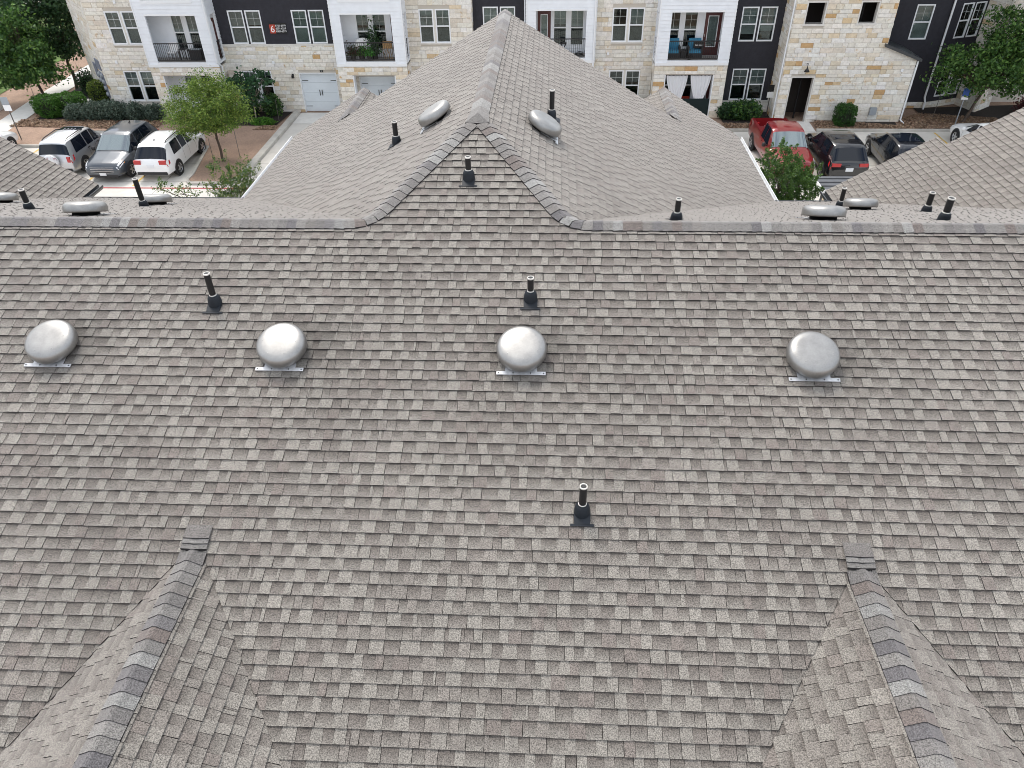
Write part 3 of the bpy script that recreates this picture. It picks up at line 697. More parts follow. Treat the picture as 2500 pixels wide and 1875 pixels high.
def double_window(W, a0, a1, z0, z1, b1=None, b2=None, gap=.11, sill=True, mull=True, grid=True):
    h = (a1-a0-gap)/2
    window(W, a0, a0+h, z0, z1, b1, grid=grid); window(W, a1-h, a1, z0, z1, b2, grid=grid)
    if mull: b = MB(); W.box(b, a0+h, a1-h, z0, z1, -.1, .006); b.build('mullion', 'trim' if mull == True else mull, fac)
    if sill: b = MB(); W.box(b, a0-.05, a1+.05, z0-.07, z0-.004, -.02, .06); b.build('window_sill', 'cast', fac)
W0 = Wall(0, YW)
Z2 = (-5.33, -3.60); Z1 = (-8.49, -6.78)
ZB = -5.345                                     # foot of the charcoal walls
def dw(a0, a1, zz): return (a0, a1, zz[0], zz[1])
# --- left stone end
wl1, wl2 = (-24.97, -23.15), (-24.97, -23.20)
h = [dw(*wl1, Z2), dw(*wl2, Z1)]
stone_wall(W0, -26.06, -22.62, G, ZTOP, h, name='stone_wall')
double_window(W0, *wl1, *Z2, .5, .5, mull='cast'); double_window(W0, *wl2, *Z1, .5, .45, mull='cast')
WS = Wall(-28.95, 38.05, 2.89, -3.33); stone_wall(WS, 0, 4.41, G, ZTOP, (), name='stone_wall', tint=.93)
panel('back_wall', Wall(-28.9, YW+3.4), 0, 54, G, ZTOP, [], 'stucco')
b = MB(); b.box(-26.06, 13, YW-.3, YW+9, ZTOP, ZTOP+.3); b.box(12.5, 30, YW-2, YW+9, ZTOP+.002, ZTOP+.302); b.build('roof', 'deck', fac)
b = MB()
for k in range(4):
    for j in range(2):
        a = 2.75+j*.56; z = -7.05-.36*k; WS.box(b, a, a+.44, z-.31, z, .0, .07)
WS.box(b, 2.0, 2.65, -7.5, -6.7, 0, .09); WS.box(b, 2.75, 3.75, -6.9, -6.35, 0, .07)
mb = b.build('meter_bank', 'meter', fac)
for k in range(4):
    for j in range(2):
        c_ = WS.p(2.97+j*.56, -7.20-.36*k, .07); q = MB(); q.tube(c_, WS.p(2.97+j*.56, -7.20-.36*k, .17), .13, .11, 12); q.build('meter', 'box_grey', mb)
# --- charcoal wall 3 over stone
h3 = [dw(-17.91, -16.06, Z2), dw(-14.30, -12.48, Z2)]
panel('charcoal_wall', W0, -18.75, -11.80, ZB, ZTOP, h3, 'char')
double_window(W0, -17.91, -16.06, *Z2, .5, .45, sill=False, mull='char'); double_window(W0, -14.30, -12.48, *Z2, 1, 1, sill=False, mull='char')
gar1 = (-14.49, -12.30, G, -6.91); lw = dw(-17.84, -16.12, (-8.52, -6.80))
stone_wall(W0, -18.75, -11.83, G, ZB-.09, [gar1, lw]); b = MB(); W0.box(b, -18.7, -11.85, ZB-.09, ZB, -.1, .05); b.build('stone_band', 'cast', fac)
double_window(W0, -17.84, -16.12, -8.52, -6.80, .2, .2)
def garage_door(W, a0, a1, z0, z1):
    dep = -.16; f = MB()
    W.box(f, a0, a0+.045, z0, z1, dep, .03); W.box(f, a1-.045, a1, z0, z1, dep, .03); W.box(f, a0+.045, a1-.045, z1-.045, z1, dep, .03)
    g = f.build('garage_door', 'trim', fac); n = 4; hh = (z1-.05-z0)/n
    for k in range(n):
        b = MB(); W.box(b, a0+.046, a1-.046, z0+k*hh+.004, z0+(k+1)*hh-.004, dep-.05, dep); b.build('door_panel', 'garage', g)
    for z in (z0+hh*.55, z1-.05-hh*.78):
        for s, e in ((a0+.07, a0+.43), (a1-.43, a1-.07)):
            b = MB(); W.box(b, s, e, z-.014, z+.014, dep, dep+.012); b.build('hinge_strap', 'black', g)
    am = (a0+a1)/2
    for s in (-.09, .05):
        b = MB(); W.box(b, am+s, am+s+.03, z0+.92, z0+1.24, dep, dep+.05); b.build('handle', 'black', g)
    return g
garage_door(W0, *gar1)
b = MB(); W0.box(b, -13.21, -13.03, -6.86, -6.76, .03, .05); b.build('number_plate', 'sign_black', fac)
def sconce(W, a, z):
    b = MB(); W.box(b, a-.06, a+.06, z-.1, z+.12, .0, .05); W.box(b, a-.05, a+.05, z-.09, z+.06, .05, .2); b.build('wall_lamp', 'black', fac)
sconce(W0, -14.85, -7.08)
for a, z in ((-15.9, -6.4), (-25.2, -6.35), (3.3, -6.0), (5.55, -6.0), (-24.2, -3.2)): b = MB(); W0.box(b, a, a+.12, z, z+.15, .02, .09); b.build('vent_cover', 'trim', fac)
# sign board with numbers
def text(body, size, W, a, z, d, m_, parent, align='LEFT'):
    cu = bpy.data.curves.new('lettering', 'FONT'); cu.body = body; cu.size = size; cu.align_x = align; cu.extrude = .003; cu.resolution_u = 3; cu.space_character = .95
    to = bpy.data.objects.new('tmp', cu); col.objects.link(to); bpy.context.view_layer.update()
    me = bpy.data.meshes.new_from_object(to); bpy.data.objects.remove(to); me.materials.clear(); me.materials.append(M[m_])
    o = bpy.data.objects.new('lettering', me); col.objects.link(o)
    X = Vector((W.dx, W.dy, 0)); Zv = Vector((0, 0, 1)); nn = Vector((W.dy, -W.dx, 0))
    Mx = Matrix((X, Zv, nn)).transposed().to_4x4(); Mx.translation = W.p(a, z, d); o.parent = parent; o.matrix_parent_inverse = parent.matrix_world.inverted(); o.matrix_basis = Mx
    return o
b = MB(); W0.box(b, -15.66, -14.72, -4.78, -4.25, .01, .05); sg = b.build('sign_board', 'sign_black', fac)
b = MB(); W0.box(b, -15.66, -15.34, -4.78, -4.32, .05, .056); b.build('sign_panel', 'sign_red', sg)
text('6', .50, W0, -15.50, -4.72, .058, 'sign_white', sg, 'CENTER')
for k, s_ in enumerate(('6101-6119', '6201-6219', '6301-6319')): text(s_, .145, W0, -15.315, -4.43-.145*k, .053, 'sign_white', sg)
text('13', .09, W0, -13.12, -6.84, .052, 'sign_white', fac, 'CENTER')
# --- projecting balcony bays
def railing(W, a0, a1, z0, d, parent, h=1.0):
    b = MB(); W.box(b, a0, a1, z0+h-.045, z0+h, d-.03, d+.03)
    r = b.build('railing', 'rail', parent); b = MB(); W.box(b, a0, a1, z0+.08, z0+.12, d-.02, d+.02); b.build('bottom_rail', 'rail', r); n = max(2, int((a1-a0)/.105)); me = None
    for k in range(n+1):
        a = a0+.012+(a1-a0-.024)*k/n; c_ = W.p(a, z0+.12, d)
        if me is None: q = MB(); q.box(-.008, .008, -.008, .008, 0, h-.165); o = q.build('baluster', 'rail', r); o.matrix_parent_inverse = r.matrix_world.inverted(); me = o.data
        else: o = bpy.data.objects.new('baluster', me); col.objects.link(o); o.parent = r; o.matrix_parent_inverse = r.matrix_world.inverted()
        o.location = c_
    return r
def glazed_door(W, a0, a1, z0, z1, d=.0):
    f = MB()
    for r in ((a0, a0+.17, z0, z1), (a1-.17, a1, z0, z1), (a0+.17, a1-.17, z0, z0+.42), (a0+.17, a1-.17, z1-.2, z1)): W.box(f, *r, -.06, d)
    g = f.build('door', 'door', fac); b = MB(); W.box(b, a0+.20, a1-.20, z0+.45, z1-.23, -.06, -.05); b.build('pane', 'glass', g)
    b = MB()
    for r in ((a0+.17, a0+.205, z0+.42, z1-.2), (a1-.205, a1-.17, z0+.42, z1-.2), (a0+.205, a1-.205, z0+.42, z0+.455), (a0+.205, a1-.205, z1-.235, z1-.2)): W.box(b, *r, -.05, d+.012)
    b.build('pane_frame', 'trim', g)
    b = MB(); z = z1-.24
    while z > z0+.5: b.add([W.p(a0+.2, z, -.09), W.p(a1-.2, z, -.09), W.p(a1-.2, z-.035, -.105), W.p(a0+.2, z-.035, -.105)], [(3,2,1,0)]); z -= .038
    b.build('blind', 'blind', g); b = MB(); W.box(b, a0+.17, a1-.17, z0+.42, z1-.2, -.5, -.48); b.build('room', 'room', g)
    b = MB(); W.box(b, a0+.04, a0+.08, z0+.95, z0+1.1, d, d+.06); b.build('handle', 'chrome', g); return g
ZF2, ZC2, ZF3 = -6.05, -3.64, -2.87
def bay(x0, x1, o0, o1, yb, yw, win, door, sides, patio, wl=None, wr=None):
    """x0..x1 bay, o0..o1 opening, win/door spans on the back wall, sides: which sides have an opening"""
    Wf, Wb = Wall(0, yb), Wall(0, yw); dep = yw-yb
    hf = [(o0, o1, ZF2, ZC2), (o0, o1, ZF3, -.45)]
    siding(Wf, x0, x1, ZF2-.10, ZTOP, hf)
    for bx in ((o0-.02, o1+.02, ZC2-.002, ZC2+.10, -.09, .034), (x0+.0, x1-.0, ZF2-.245, ZF2-.102, -.1, .05), (o0-.03, o1+.03, ZF2-.10, ZF2+.002, -.1, .055), (o0-.03, o1+.03, ZF3-.16, ZF3+.002, -.1, .05),
               (x0-.001, x0+.06, ZF2-.1, ZTOP-.01, -.09, .036), (x1-.06, x1+.001, ZF2-.1, ZTOP-.01, -.09, .036)):
        b = MB(); Wf.box(b, *bx); b.build('trim', 'trim', fac)
    for zf in (ZF2, ZF3): b = MB(); b.box(x0+.1, x1-.1, yb+.1, yw, zf-.14, zf+.01); b.build('balcony_floor', 'ledge', fac)
    for zf in (ZC2+.02, -.44): b = MB(); b.box(x0+.1, x1-.1, yb+.1, yw, zf+.0, zf+.12); b.build('balcony_ceiling', 'trim', fac)
    for zf in (ZF2, ZF3): railing(Wf, o0, o1, zf, -.06, fac)
    # sides
    for s, x in ((-1, x0), (1, x1)):
        Wsd = Wall(x, yb, 0, 1) if s > 0 else Wall(x, yw, 0, -1); a0, a1 = .0, dep
        hs = [(.33, dep-.12, ZF2, ZC2-.02)] if s > 0 else [(.12, dep-.33, ZF2, ZC2-.02)]
        if s in sides: siding(Wsd, a0, a1, ZF2-.1, ZTOP, hs); railing(Wsd, hs[0][0], hs[0][1], ZF2, -.06, fac)
        else: siding(Wsd, a0, a1, ZF2-.1, ZTOP)
    # back wall of balcony
    hb = [(*win, -5.66, -3.76)]+([(*door, ZF2+.02, -3.82)] if door else [])
    siding(Wb, x0, x1, ZF2-.1, ZTOP, hb)
    double_window(Wb, *win, -5.66, -3.76, wl, wr, gap=.17, sill=False)
    if door: glazed_door(Wb, *door, ZF2+.02, -3.82)
    # stone storey below
    pz = -6.79
    hp = [(patio[0], patio[1], G-.1, pz)]
    stone_wall(Wf, x0, x1, G, ZF2-.25, hp, orange=.17); WsR = Wall(x1, yb, 0, 1); WsL = Wall(x0, yw, 0, -1)
    stone_wall(WsR, .13, dep, G, ZF2-.25, [(.45, dep-.1, G-.1, pz-.1)]); stone_wall(WsL, 0, dep-.13, G, ZF2-.25, [(.1, dep-.45, G-.1, pz-.1)])
    W_ = Wall(0, yb)
    for a in (patio[0]-.0, patio[1]-.055): b = MB(); W_.box(b, a, a+.055, G, pz, -.42, .012); b.build('trim', 'trim', fac)
    b = MB(); b.box(x0+.1, x1-.1, yb+.1, yw, ZF2-.40, ZF2-.30); b.build('patio_ceiling', 'trim', fac)
# bay 1 (left)
bay(-22.70, -18.62, -22.11, -19.32, YB, YW, (-21.25, -19.75), None, (1,), (-22.08, -19.2), .45, .5)
siding(W0, -22.70, -18.70, G, -6.3, [(-21.4, -19.6, -8.35, -6.78)]); double_window(W0, -21.4, -19.6, -8.35, -6.78, .6, None, sill=False)
glazed_door(W0, -19.35, -18.70, ZF2+.03, -3.95, .03)
# bay 2
bay(-11.85, -7.88, -11.30, -8.52, YB, YW, (-10.75, -9.05), (-8.78, -7.98), (1,), (-11.05, -8.6), .35, .35)
stone_wall(W0, -11.83, -7.9, G, -6.32, [(-10.97, -8.75, G, -7.12)]); garage_door(W0, -10.97, -8.75, G, -7.12)
# stone 5
h5 = [dw(-7.17, -5.45, Z2)]
stone_wall(W0, -7.88, -4.24, G, ZTOP, h5); double_window(W0, -7.17, -5.45, *Z2, .55, .5, mull='cast')
# charcoal 6, set back
W6 = Wall(0, YW+.5)
panel('charcoal_wall', W6, -4.24, -1.15, ZB, ZTOP, [(-3.66, -1.86, *Z2)], 'char'); double_window(W6, -3.66, -1.86, *Z2, .5, .5, sill=False, mull='char'); stone_wall(W6, -4.24, -1.15, G, ZB)
stone_wall(Wall(-4.24, YW, 0, 1), 0, .5, G, ZTOP)
# bay 3
bay(-1.21, 2.60, -.69, 2.05, YB+.62, YW+.62, (.25, 1.98), (-.62, .12), (), (-.6, 1.95), .4, .45)
# stone 8
h8 = [dw(3.49, 5.22, Z2), dw(3.49, 5.25, (-8.49, -6.82))]
stone_wall(W0, 2.55, 5.92, G, ZTOP, h8, tint=.97); double_window(W0, 3.49, 5.22, *Z2, None, .5, mull='cast'); double_window(W0, 3.49, 5.25, -8.49, -6.82, None, None, mull='cast')
# bay 4
bay(5.88, 9.88, 6.55, 9.28, YB, YW, (6.45, 8.15), (8.52, 9.42), (-1,), (6.50, 9.22), None, .12)
siding(W0, 5.9, 9.86, G, -6.3, [(6.6, 8.3, -8.5, -6.78), (8.55, 9.3, G+.02, -6.95)]); double_window(W0, 6.6, 8.3, -8.5, -6.78, None, None, sill=False); glazed_door(W0, 8.55, 9.3, G+.02, -6.95)
# charcoal 10
h10 = [dw(10.45, 12.31, Z2), dw(10.45, 12.31, (-8.48, -6.76))]
panel('charcoal_wall', W0, 9.80, 12.80, -8.50, ZTOP, h10, 'char'); double_window(W0, 10.45, 12.31, *Z2, .8, .7, sill=False, mull='char'); double_window(W0, 10.45, 12.31, -8.48, -6.76, .48, .48, sill=False, mull='char')
stone_wall(W0, 9.80, 12.80, G, -8.58); b = MB(); W0.box(b, 9.8, 12.75, -8.58, -8.5, -.1, .06); b.build('stone_band', 'cast', fac)
# stone stair tower
WT = Wall(0, YT)
ht = [(13.21, 14.50, G-.1, -6.70), (13.26, 14.31, -4.09, -3.02), (15.97, 16.94, -4.07, -3.02)]
stone_wall(WT, 12.73, 17.84, G, ZTOP, ht, orange=.14)
stone_wall(WT, 17.84, 19.60, G, -5.85, (), orange=.14)
WTL = Wall(12.73, YW+.1, 0, -1); stone_wall(WTL, 0, 1.9, G, ZTOP, orange=.16, tint=.97)
WTR = Wall(19.60, YT, 0, 1); stone_wall(WTR, 0, 2.45, G, -5.85); stone_wall(Wall(17.84, YT, 0, 1), 0, 2.5, -5.9, ZTOP)
b = MB(); WT.add = None
v = [(17.84, YT-.01, -5.85), (19.60, YT-.01, -5.85), (17.84, YT-.01, -5.20)]
b.add([*v]+[(x, y+.15, z) for x, y, z in v], [(0,1,2), (3,5,4), (0,3,4,1), (1,4,5,2)], 0, ST[1]); b.build('gable_stone', 'stone', fac)
b = MB()
q = [(17.70, -5.03), (19.78, -5.78), (19.78, -5.93), (17.70, -5.18)]
b.add([(x, YT-.22, z) for x, z in q]+[(x, YT+2.45, z) for x, z in q], [(0,1,2,3)[::-1], (4,5,6,7), (0,4,5,1), (1,5,6,2), (2,6,7,3), (3,7,4,0)]); b.build('shed_roof', 'dgutter', fac)
for hh in ht:
    b = MB(); t = .07
    WT.box(b, hh[0], hh[0]+t, hh[2], hh[3], -.30, .012); WT.box(b, hh[1]-t, hh[1], hh[2], hh[3], -.30, .012); WT.box(b, hh[0]+t, hh[1]-t, hh[3]-t, hh[3], -.30, .012)
    if hh[2] > G: WT.box(b, hh[0]-.05, hh[1]+.05, hh[2]-.1, hh[2]+.0, -.30, .05)
    b.build('opening_trim', 'cast', fac)
b = MB()      # stairwell behind the openings
b.box(12.9, 17.7, YT+1.75, YT+1.8, G, ZTOP); b.box(12.9, 12.95, YT+.15, YT+1.75, G, ZTOP); b.box(17.65, 17.7, YT+.15, YT+1.75, G, ZTOP); b.box(12.95, 17.65, YT+.15, YT+1.75, ZTOP-.1, ZTOP); b.box(12.95, 17.65, YT+.15, YT+1.75, -6.2, -6.05)
b.build('stairwell', mat('stairwell', (.055, .045, .040), .9), fac)
b = MB()
for k in range(9): b.box(13.4+.28*k, 13.72+.28*k, YT+.9, YT+1.7, -6.05+.20*k, -5.97+.20*k)
b.tube((13.3, YT+.85, -5.2), (16, YT+.85, -3.2), .03, n=6); b.tube((14.0, YT+.7, G), (14.0, YT+.7, -6.2), .05, n=8); b.tube((16.4, YT+.7, -6), (16.4, YT+.7, -2), .05, n=8); b.build('stair', 'black', fac)
b = MB(); b.tube(WT.p(13.89, -6.05, .02), WT.p(13.89, -5.98, .22), .018, n=6); b.tube(WT.p(13.89, -5.98, .22), WT.p(13.89, -6.2, .26), .02, n=6); b.lathe([(.03, .0), (.05, -.05), (.15, -.2), (.14, -.21)], Matrix.Translation(WT.p(13.89, -6.18, .26)), 14)
b.build('wall_lamp', 'black', fac, smooth=True)
b = MB(); WT.box(b, 17.85, 18.2, G+.42, G+.82, .03, .16); b.build('utility_box', 'box_grey', fac)
b = MB(); WT.box(b, 18.9, 19.02, -6.45, -6.33, .02, .09); b.build('vent_cover', 'trim', fac)
# charcoal 12, set back, then the angled end
W12 = Wall(0, 35.35)
panel('charcoal_wall', W12, 17.84, 21.80, -8.79, ZTOP, [(19.87, 20.82, -5.42, -3.66), (19.95, 20.77, -8.55, -6.9)], 'char')
window(W12, 19.87, 20.82, -5.42, -3.66, 1); window(W12, 19.95, 20.77, -8.55, -6.9, .8); stone_wall(W12, 17.9, 21.80, G, -8.8)
WA = Wall(21.78, 35.28, 2.2, .85); LA = math.hypot(2.2, .85)+.1
panel('charcoal_wall', WA, 0, LA, -8.79, ZTOP, [(.62, 2.22, -5.42, -3.66), (.62, 2.22, -8.55, -6.9)], 'char')
double_window(WA, .62, 2.22, -5.42, -3.66, .5, .5, sill=False, mull='char'); double_window(WA, .62, 2.22, -8.55, -6.9, .4, .4, sill=False, mull='char'); stone_wall(WA, 0, LA, G, -8.8)
stone_wall(Wall(23.97, 36.1, .45, -1.55), 0, 1.61, G, ZTOP, orange=.2); WPil = Wall(24.42, 34.55, 1.35, 1.1); stone_wall(WPil, 0, 1.7, G, ZTOP, [(.9, 1.7, -8.4, -6.6)])
panel('back_wall', Wall(25.5, 36.5), 0, 12, G, ZTOP, [], 'stucco')
# downspouts
def spout(pts, m_='trim', r=.045):
    b = MB()
    for p, q in zip(pts, pts[1:]): b.tube(p, q, r, r, 6)
    return b.build('downspout', m_, fac)
spout([(-18.68, YB-.07, ZTOP), (-18.68, YB-.07, -6.05), (-18.55, YB+.15, -6.3), (-18.50, YB+.2, G+.1)])
spout([(2.52, YB+.55, ZTOP), (2.52, YB+.55, -6.6), (2.56, YB+.8, -7), (2.56, YB+.8, G+.1)])
spout([(-1.32, YW+.42, ZTOP), (-1.32, YW+.42, G)]); spout([(12.66, YT+.1, ZTOP), (12.66, YT+.1, G+.05)])
spout([(19.66, YT-.07, -5.9), (19.66, YT-.07, G+.15), (19.72, YT-.5, G+.06)]); spout([(21.74, 35.22, ZTOP), (21.74, 35.22, -8.5), (21.74, 35.02, -8.7), (21.74, 35.0, G+.05)], r=.055)
# stones: the 300 largest in view are single pieces
def st_area(st):
    W, a0, a1, z0, z1 = st[:5]; s = [px_of(W.p(a, z, 0)) for a, z in ((a0, z0), (a1, z0), (a1, z1), (a0, z1))]
    cx, cy = sum(p[0] for p in s)/4, sum(p[1] for p in s)/4
    c = W.p(a0, z0, 0)
    if not (0 < cx < 1024 and 0 < cy < 110) or (CAM-c).dot(Vector((W.dy, -W.dx, 0))) < 0: return 0
    return area([(p[0], p[1]) for p in s])
so_ = sorted(stones, key=lambda s: -st_area(s))
for st in so_[:300]: b = MB(); stone_geo(b, st); b.build('stone', 'stone', st[7])
b = MB()
for st in so_[300:]: stone_geo(b, st)
b.build('stone_field', 'stone', fac)['kind'] = 'stuff'

# ================================================================ cars
def car(name, label, cat, loc, rz, L, Wd, Ht, pm, kind='suv', rear=None, group=None, **kw):
    """+y is the nose in local space"""
    t = empty(name, (loc[0], loc[1], G), rz, label, cat, group)
    hw = Wd/2; rw = kw.get('wheel', .36); zb = kw.get('clear', .24); zbelt = kw.get('belt', .98); hood = kw.get('hood', 1.0)
    hl = L/2; nose = kw.get('nose', .62)
    # stations: y, half width, bottom, belt, roof half width, top, trough(optional)
    if kind == 'truck':
        S = [(-hl, hw*.90, .42, .98, hw*.86, 1.22, .0), (-hl+.06, hw*.97, .36, 1.02, hw*.90, 1.30, .45), (-hl+.9, hw, .34, 1.04, hw*.91, 1.32, .50), (-.62, hw, .33, 1.05, hw*.91, 1.33, .50),
             (-.58, hw, .33, 1.10, hw*.90, 1.34, .0), (-.50, hw, .33, 1.12, hw*.74, Ht-.05, 0), (-.3, hw, .33, 1.12, hw*.73, Ht, 0), (.55, hw, .33, 1.12, hw*.73, Ht, 0), (.80, hw, .33, 1.12, hw*.74, Ht-.05, 0),
             (1.42, hw, .33, 1.14, hw*.86, 1.22, 0), (1.5, hw, .33, 1.12, hw*.88, 1.19, 0), (hl-.45, hw*.98, .33, 1.04, hw*.86, 1.14, 0), (hl-.1, hw*.93, .36, .92, hw*.84, 1.02, 0), (hl, hw*.86, .42, .72, hw*.8, .82, 0)]
        ws, rs, sg = (.80, 1.42), (-.58, -.50), [(-.36, .18), (.24, 1.02)]
    else:
        rk = kw.get('rake', .42); wsx = kw.get('ws', .95)        # rear rake length, windshield base
        rf = kw.get('rooff', .28); rr_ = -hl+.12+rk
        S = [(-hl, hw*.84, .40, .66, hw*.80, .74, 0), (-hl+.04, hw*.92, .34, .80, hw*.86, .90, 0), (-hl+.10, hw*.95, .30, zbelt-.04, hw*.88, zbelt+.05, 0), (rr_, hw*.985, .27, zbelt, hw*.73, Ht-.10, 0), (rr_+.14, hw, zb, zbelt, hw*.74, Ht-.03, 0),
             (-.55, hw, zb, zbelt, hw*.76, Ht, 0), (rf-.25, hw, zb, zbelt, hw*.76, Ht-.015, 0), (rf, hw, zb, zbelt, hw*.755, Ht-.05, 0), (wsx, hw, zb, zbelt-.01, hw*.86, hood+.06, 0), (wsx+.12, hw, zb, zbelt-.03, hw*.87, hood+.02, 0),
             (hl-.60, hw*.985, zb+.02, hood-.12, hw*.84, hood-.05, 0), (hl-.26, hw*.95, zb+.04, hood-.20, hw*.80, hood-.12, 0), (hl-.10, hw*.90, zb+.06, hood-.28, hw*.76, hood-.18, 0), (hl-.03, hw*.84, zb+.06, hood-.36, hw*.72, hood-.27, 0), (hl, hw*.78, zb+.1, .56, hw*.68, .64, 0)]
        ws, rs = (rf, wsx), (-hl+.11, rr_); sg = kw.get('sg', [(rr_+.30, -.62), (-.54, .02), (.10, wsx-.22)])
    def ring(st):
        y, w_, b0, be, wr, zt, tr = st; k = min(be, zt-.03)
        r = [(0, b0), (w_*.80, b0), (w_*.965, b0+.10), (w_, lerp(b0, k, .45)), (w_*.992, lerp(b0, k, .78)), (w_*.955, k), (lerp(w_*.955, wr, .5), lerp(k, zt-.04, .52)), (wr, zt-.045), (wr*.88, zt-tr*.02), (wr*.80 if tr else wr*.6, zt-tr if tr else zt+.018), (0, zt-tr if tr else zt+.028)]
        return [Vector((x, y, z)) for x, z in r]
    RG = [ring(s) for s in S]; ys = [s[0] for s in S]; n = len(RG[0])
    def surf(y, r, s=1, off=0):
        i = max(0, min(len(ys)-2, next((k for k in range(len(ys)-1) if y <= ys[k+1]), len(ys)-2))); a = (y-ys[i])/(ys[i+1]-ys[i]); a = min(1, max(0, a))
        j = max(0, min(n-2, int(r))); c = r-j
        P = RG[i][j].lerp(RG[i][j+1], c).lerp(RG[i+1][j].lerp(RG[i+1][j+1], c), a)
        du = RG[i+1][j]-RG[i][j]; dv = RG[i][j+1]-RG[i][j]
        if dv.length < 1e-6: dv = RG[i+1][j+1]-RG[i+1][j]
        nn = dv.cross(du); nn = nn.normalized() if nn.length > 1e-9 else Vector((1, 0, 0))
        if nn.x*1+nn.z*1.0 < 0 and j > 2: nn = -nn
        P = P+nn*off; return Vector((P.x*s, P.y, P.z))
    b = MB(); v = []
    for rg in RG: v += [(-p.x, p.y, p.z) for p in rg[::-1]]+[tuple(p) for p in rg[1:]]
    m_ = 2*n-1; f = []
    for i in range(len(RG)-1):
        for k in range(m_-1): f.append((i*m_+k, i*m_+k+1, (i+1)*m_+k+1, (i+1)*m_+k))
    f.append(tuple(range(m_))[::-1]); f.append(tuple(range((len(RG)-1)*m_, len(RG)*m_)))
    b.add(v, [q[::-1] for q in f]); body = b.build('body', pm, t, smooth=True, world=False)
    try:
        body.data.polygons.foreach_set('use_smooth', [len(p.vertices) == 4 for p in body.data.polygons])
        es = body.modifiers.new('edge', 'EDGE_SPLIT'); es.split_angle = R_(32)
    except Exception: pass
    def patch(nm, fn, mt, nu=6, nv=4, both=False, thick=.0):
        for s in ((1, -1) if both else (1,)):
            q = MB(); vv = [fn(i/nu, j/nv, s) for j in range(nv+1) for i in range(nu+1)]
            ff = [(j*(nu+1)+i, j*(nu+1)+i+1, (j+1)*(nu+1)+i+1, (j+1)*(nu+1)+i) for j in range(nv) for i in range(nu)]
            q.add(vv, ff if s > 0 else [k[::-1] for k in ff]); o = q.build(nm, mt, t, smooth=True, world=False)
    def full(y, k, off): # k -1..1 across the top from belt to belt
        r = 7.3+(n-1-7.3)*(1-abs(k)); return surf(y, r, 1 if k >= 0 else -1, off)
    def glass_across(y0, y1, off=.012):
        def fn(i, j, s):
            k = -1+2*i; yy = lerp(y0, y1, j); lo = 6.75
            r = lo+(n-1-lo)*(1-abs(k)) if abs(k) < 1 else lo; return surf(yy, min(r, n-1.0001), 1 if k >= 0 else -1, off)
        return fn
    d = (ws[1]-ws[0]); patch('windshield', glass_across(ws[0]+d*.10, ws[1]-d*.05), 'shield', 12, 5)
    d = rs[1]-rs[0]
    if kind != 'truck': patch('rear_window', glass_across(rs[0]+d*.06, rs[1]-d*.10), 'carglass', 12, 5)
    nsg = len(sg)
    for q_, (y0, y1) in enumerate(sg):
        last = q_ == nsg-1
        def fn(i, j, s, y0=y0, y1=y1, last=last, first=(q_ == 0)):
            r = lerp(5.18, 6.9, j); sl = (lerp(.0, -.42, j) if last else 0); fl = lerp(0, .16, j) if first and kind != 'truck' else 0
            return surf(lerp(y0+fl, y1+sl, i), r, s, .010)
        patch('side_window', fn, 'carglass', 5, 3, True)
    # wheels
    fy = hl-kw.get('fo', .93); ry = -hl+kw.get('ro', .98)
    for y in (fy, ry):
        for s in (-1, 1):
            x = s*(hw-.005); q = MB(); q.tube((x-s*.02, y, rw*1.02), (x+s*.008, y, rw*1.02), rw*1.17, rw*1.15, 24); q.build('wheel_arch', 'plastic', t, world=False)
            q = MB(); Mx = Matrix.Translation((x, y, rw)) @ Matrix.Rotation(s*math.pi/2, 4, 'Y')
            q.lathe([(rw*.62, -.2), (rw*.96, -.2), (rw, -.16), (rw, .0), (rw*.96, .028), (rw*.66, .034), (rw*.64, .01)], Mx, 24); wh = q.build('wheel', 'tyre', t, smooth=True, world=False)
            q = MB(); q.lathe([(rw*.655, .015), (rw*.62, .026), (rw*.56, .005), (.09, -.01), (.07, .02), (.0015, .024)], Mx, 24, closed=False)
            for k in range(5):
                a = k*2*math.pi/5; q.obox(Mx @ Matrix.Rotation(a, 4, 'Z') @ Matrix.Translation((rw*.34, 0, .014)), rw*.56, .062, .018)
            q.build('rim', 'rim', wh, smooth=False, world=False)
            q = MB(); q.lathe([(rw*.56, .0065), (.09, -.007)], Mx, 24, closed=False); q.build('wheel_shadow_gap', 'plastic', wh, world=False)
    # lamps
    for s in (-1, 1):
        def hl_(i, j, s2, s=s): return surf(lerp(hl-.50, hl-.045, i), lerp(4.55-.2*i, 6.9, j) if kind != 'truck' else lerp(4.0, 6.4, j), s, .012)
        q = MB(); vv = [hl_(i/4, j/2, 1) for j in range(3) for i in range(5)]; q.add(vv, [(j*5+i, j*5+i+1, (j+1)*5+i+1, (j+1)*5+i) for j in range(2) for i in range(4)]); q.build('headlight', 'lamp', t, world=False)
        if kw.get('amber'):
            q = MB(); vv = [surf(lerp(hl-.60, hl-.52, i/2), lerp(4.4, 6.6, j), s, .014) for j in (0, 1) for i in range(3)]; q.add(vv, [(0,1,4,3), (1,2,5,4)]); q.build('turn_signal', 'amber', t, world=False)
        tz0, tz1 = kw.get('tail', (.82, 1.04)); te = kw.get('tw', .34)
        q = MB(); xs = [hw*.90, hw*.98*.955]
        yb_ = -hl+.02
        pts = [surf(-hl+.05, 4.2, s, .02), surf(-hl+.05, 6.9, s, .02), surf(-hl+.34, 5.3, s, .02), surf(-hl+.30, 4.2, s, .02)]
        q.add(pts, [(0,1,2,3)])
        zc = (tz0+tz1)/2; x0, x1 = hw*.82-te, hw*.86
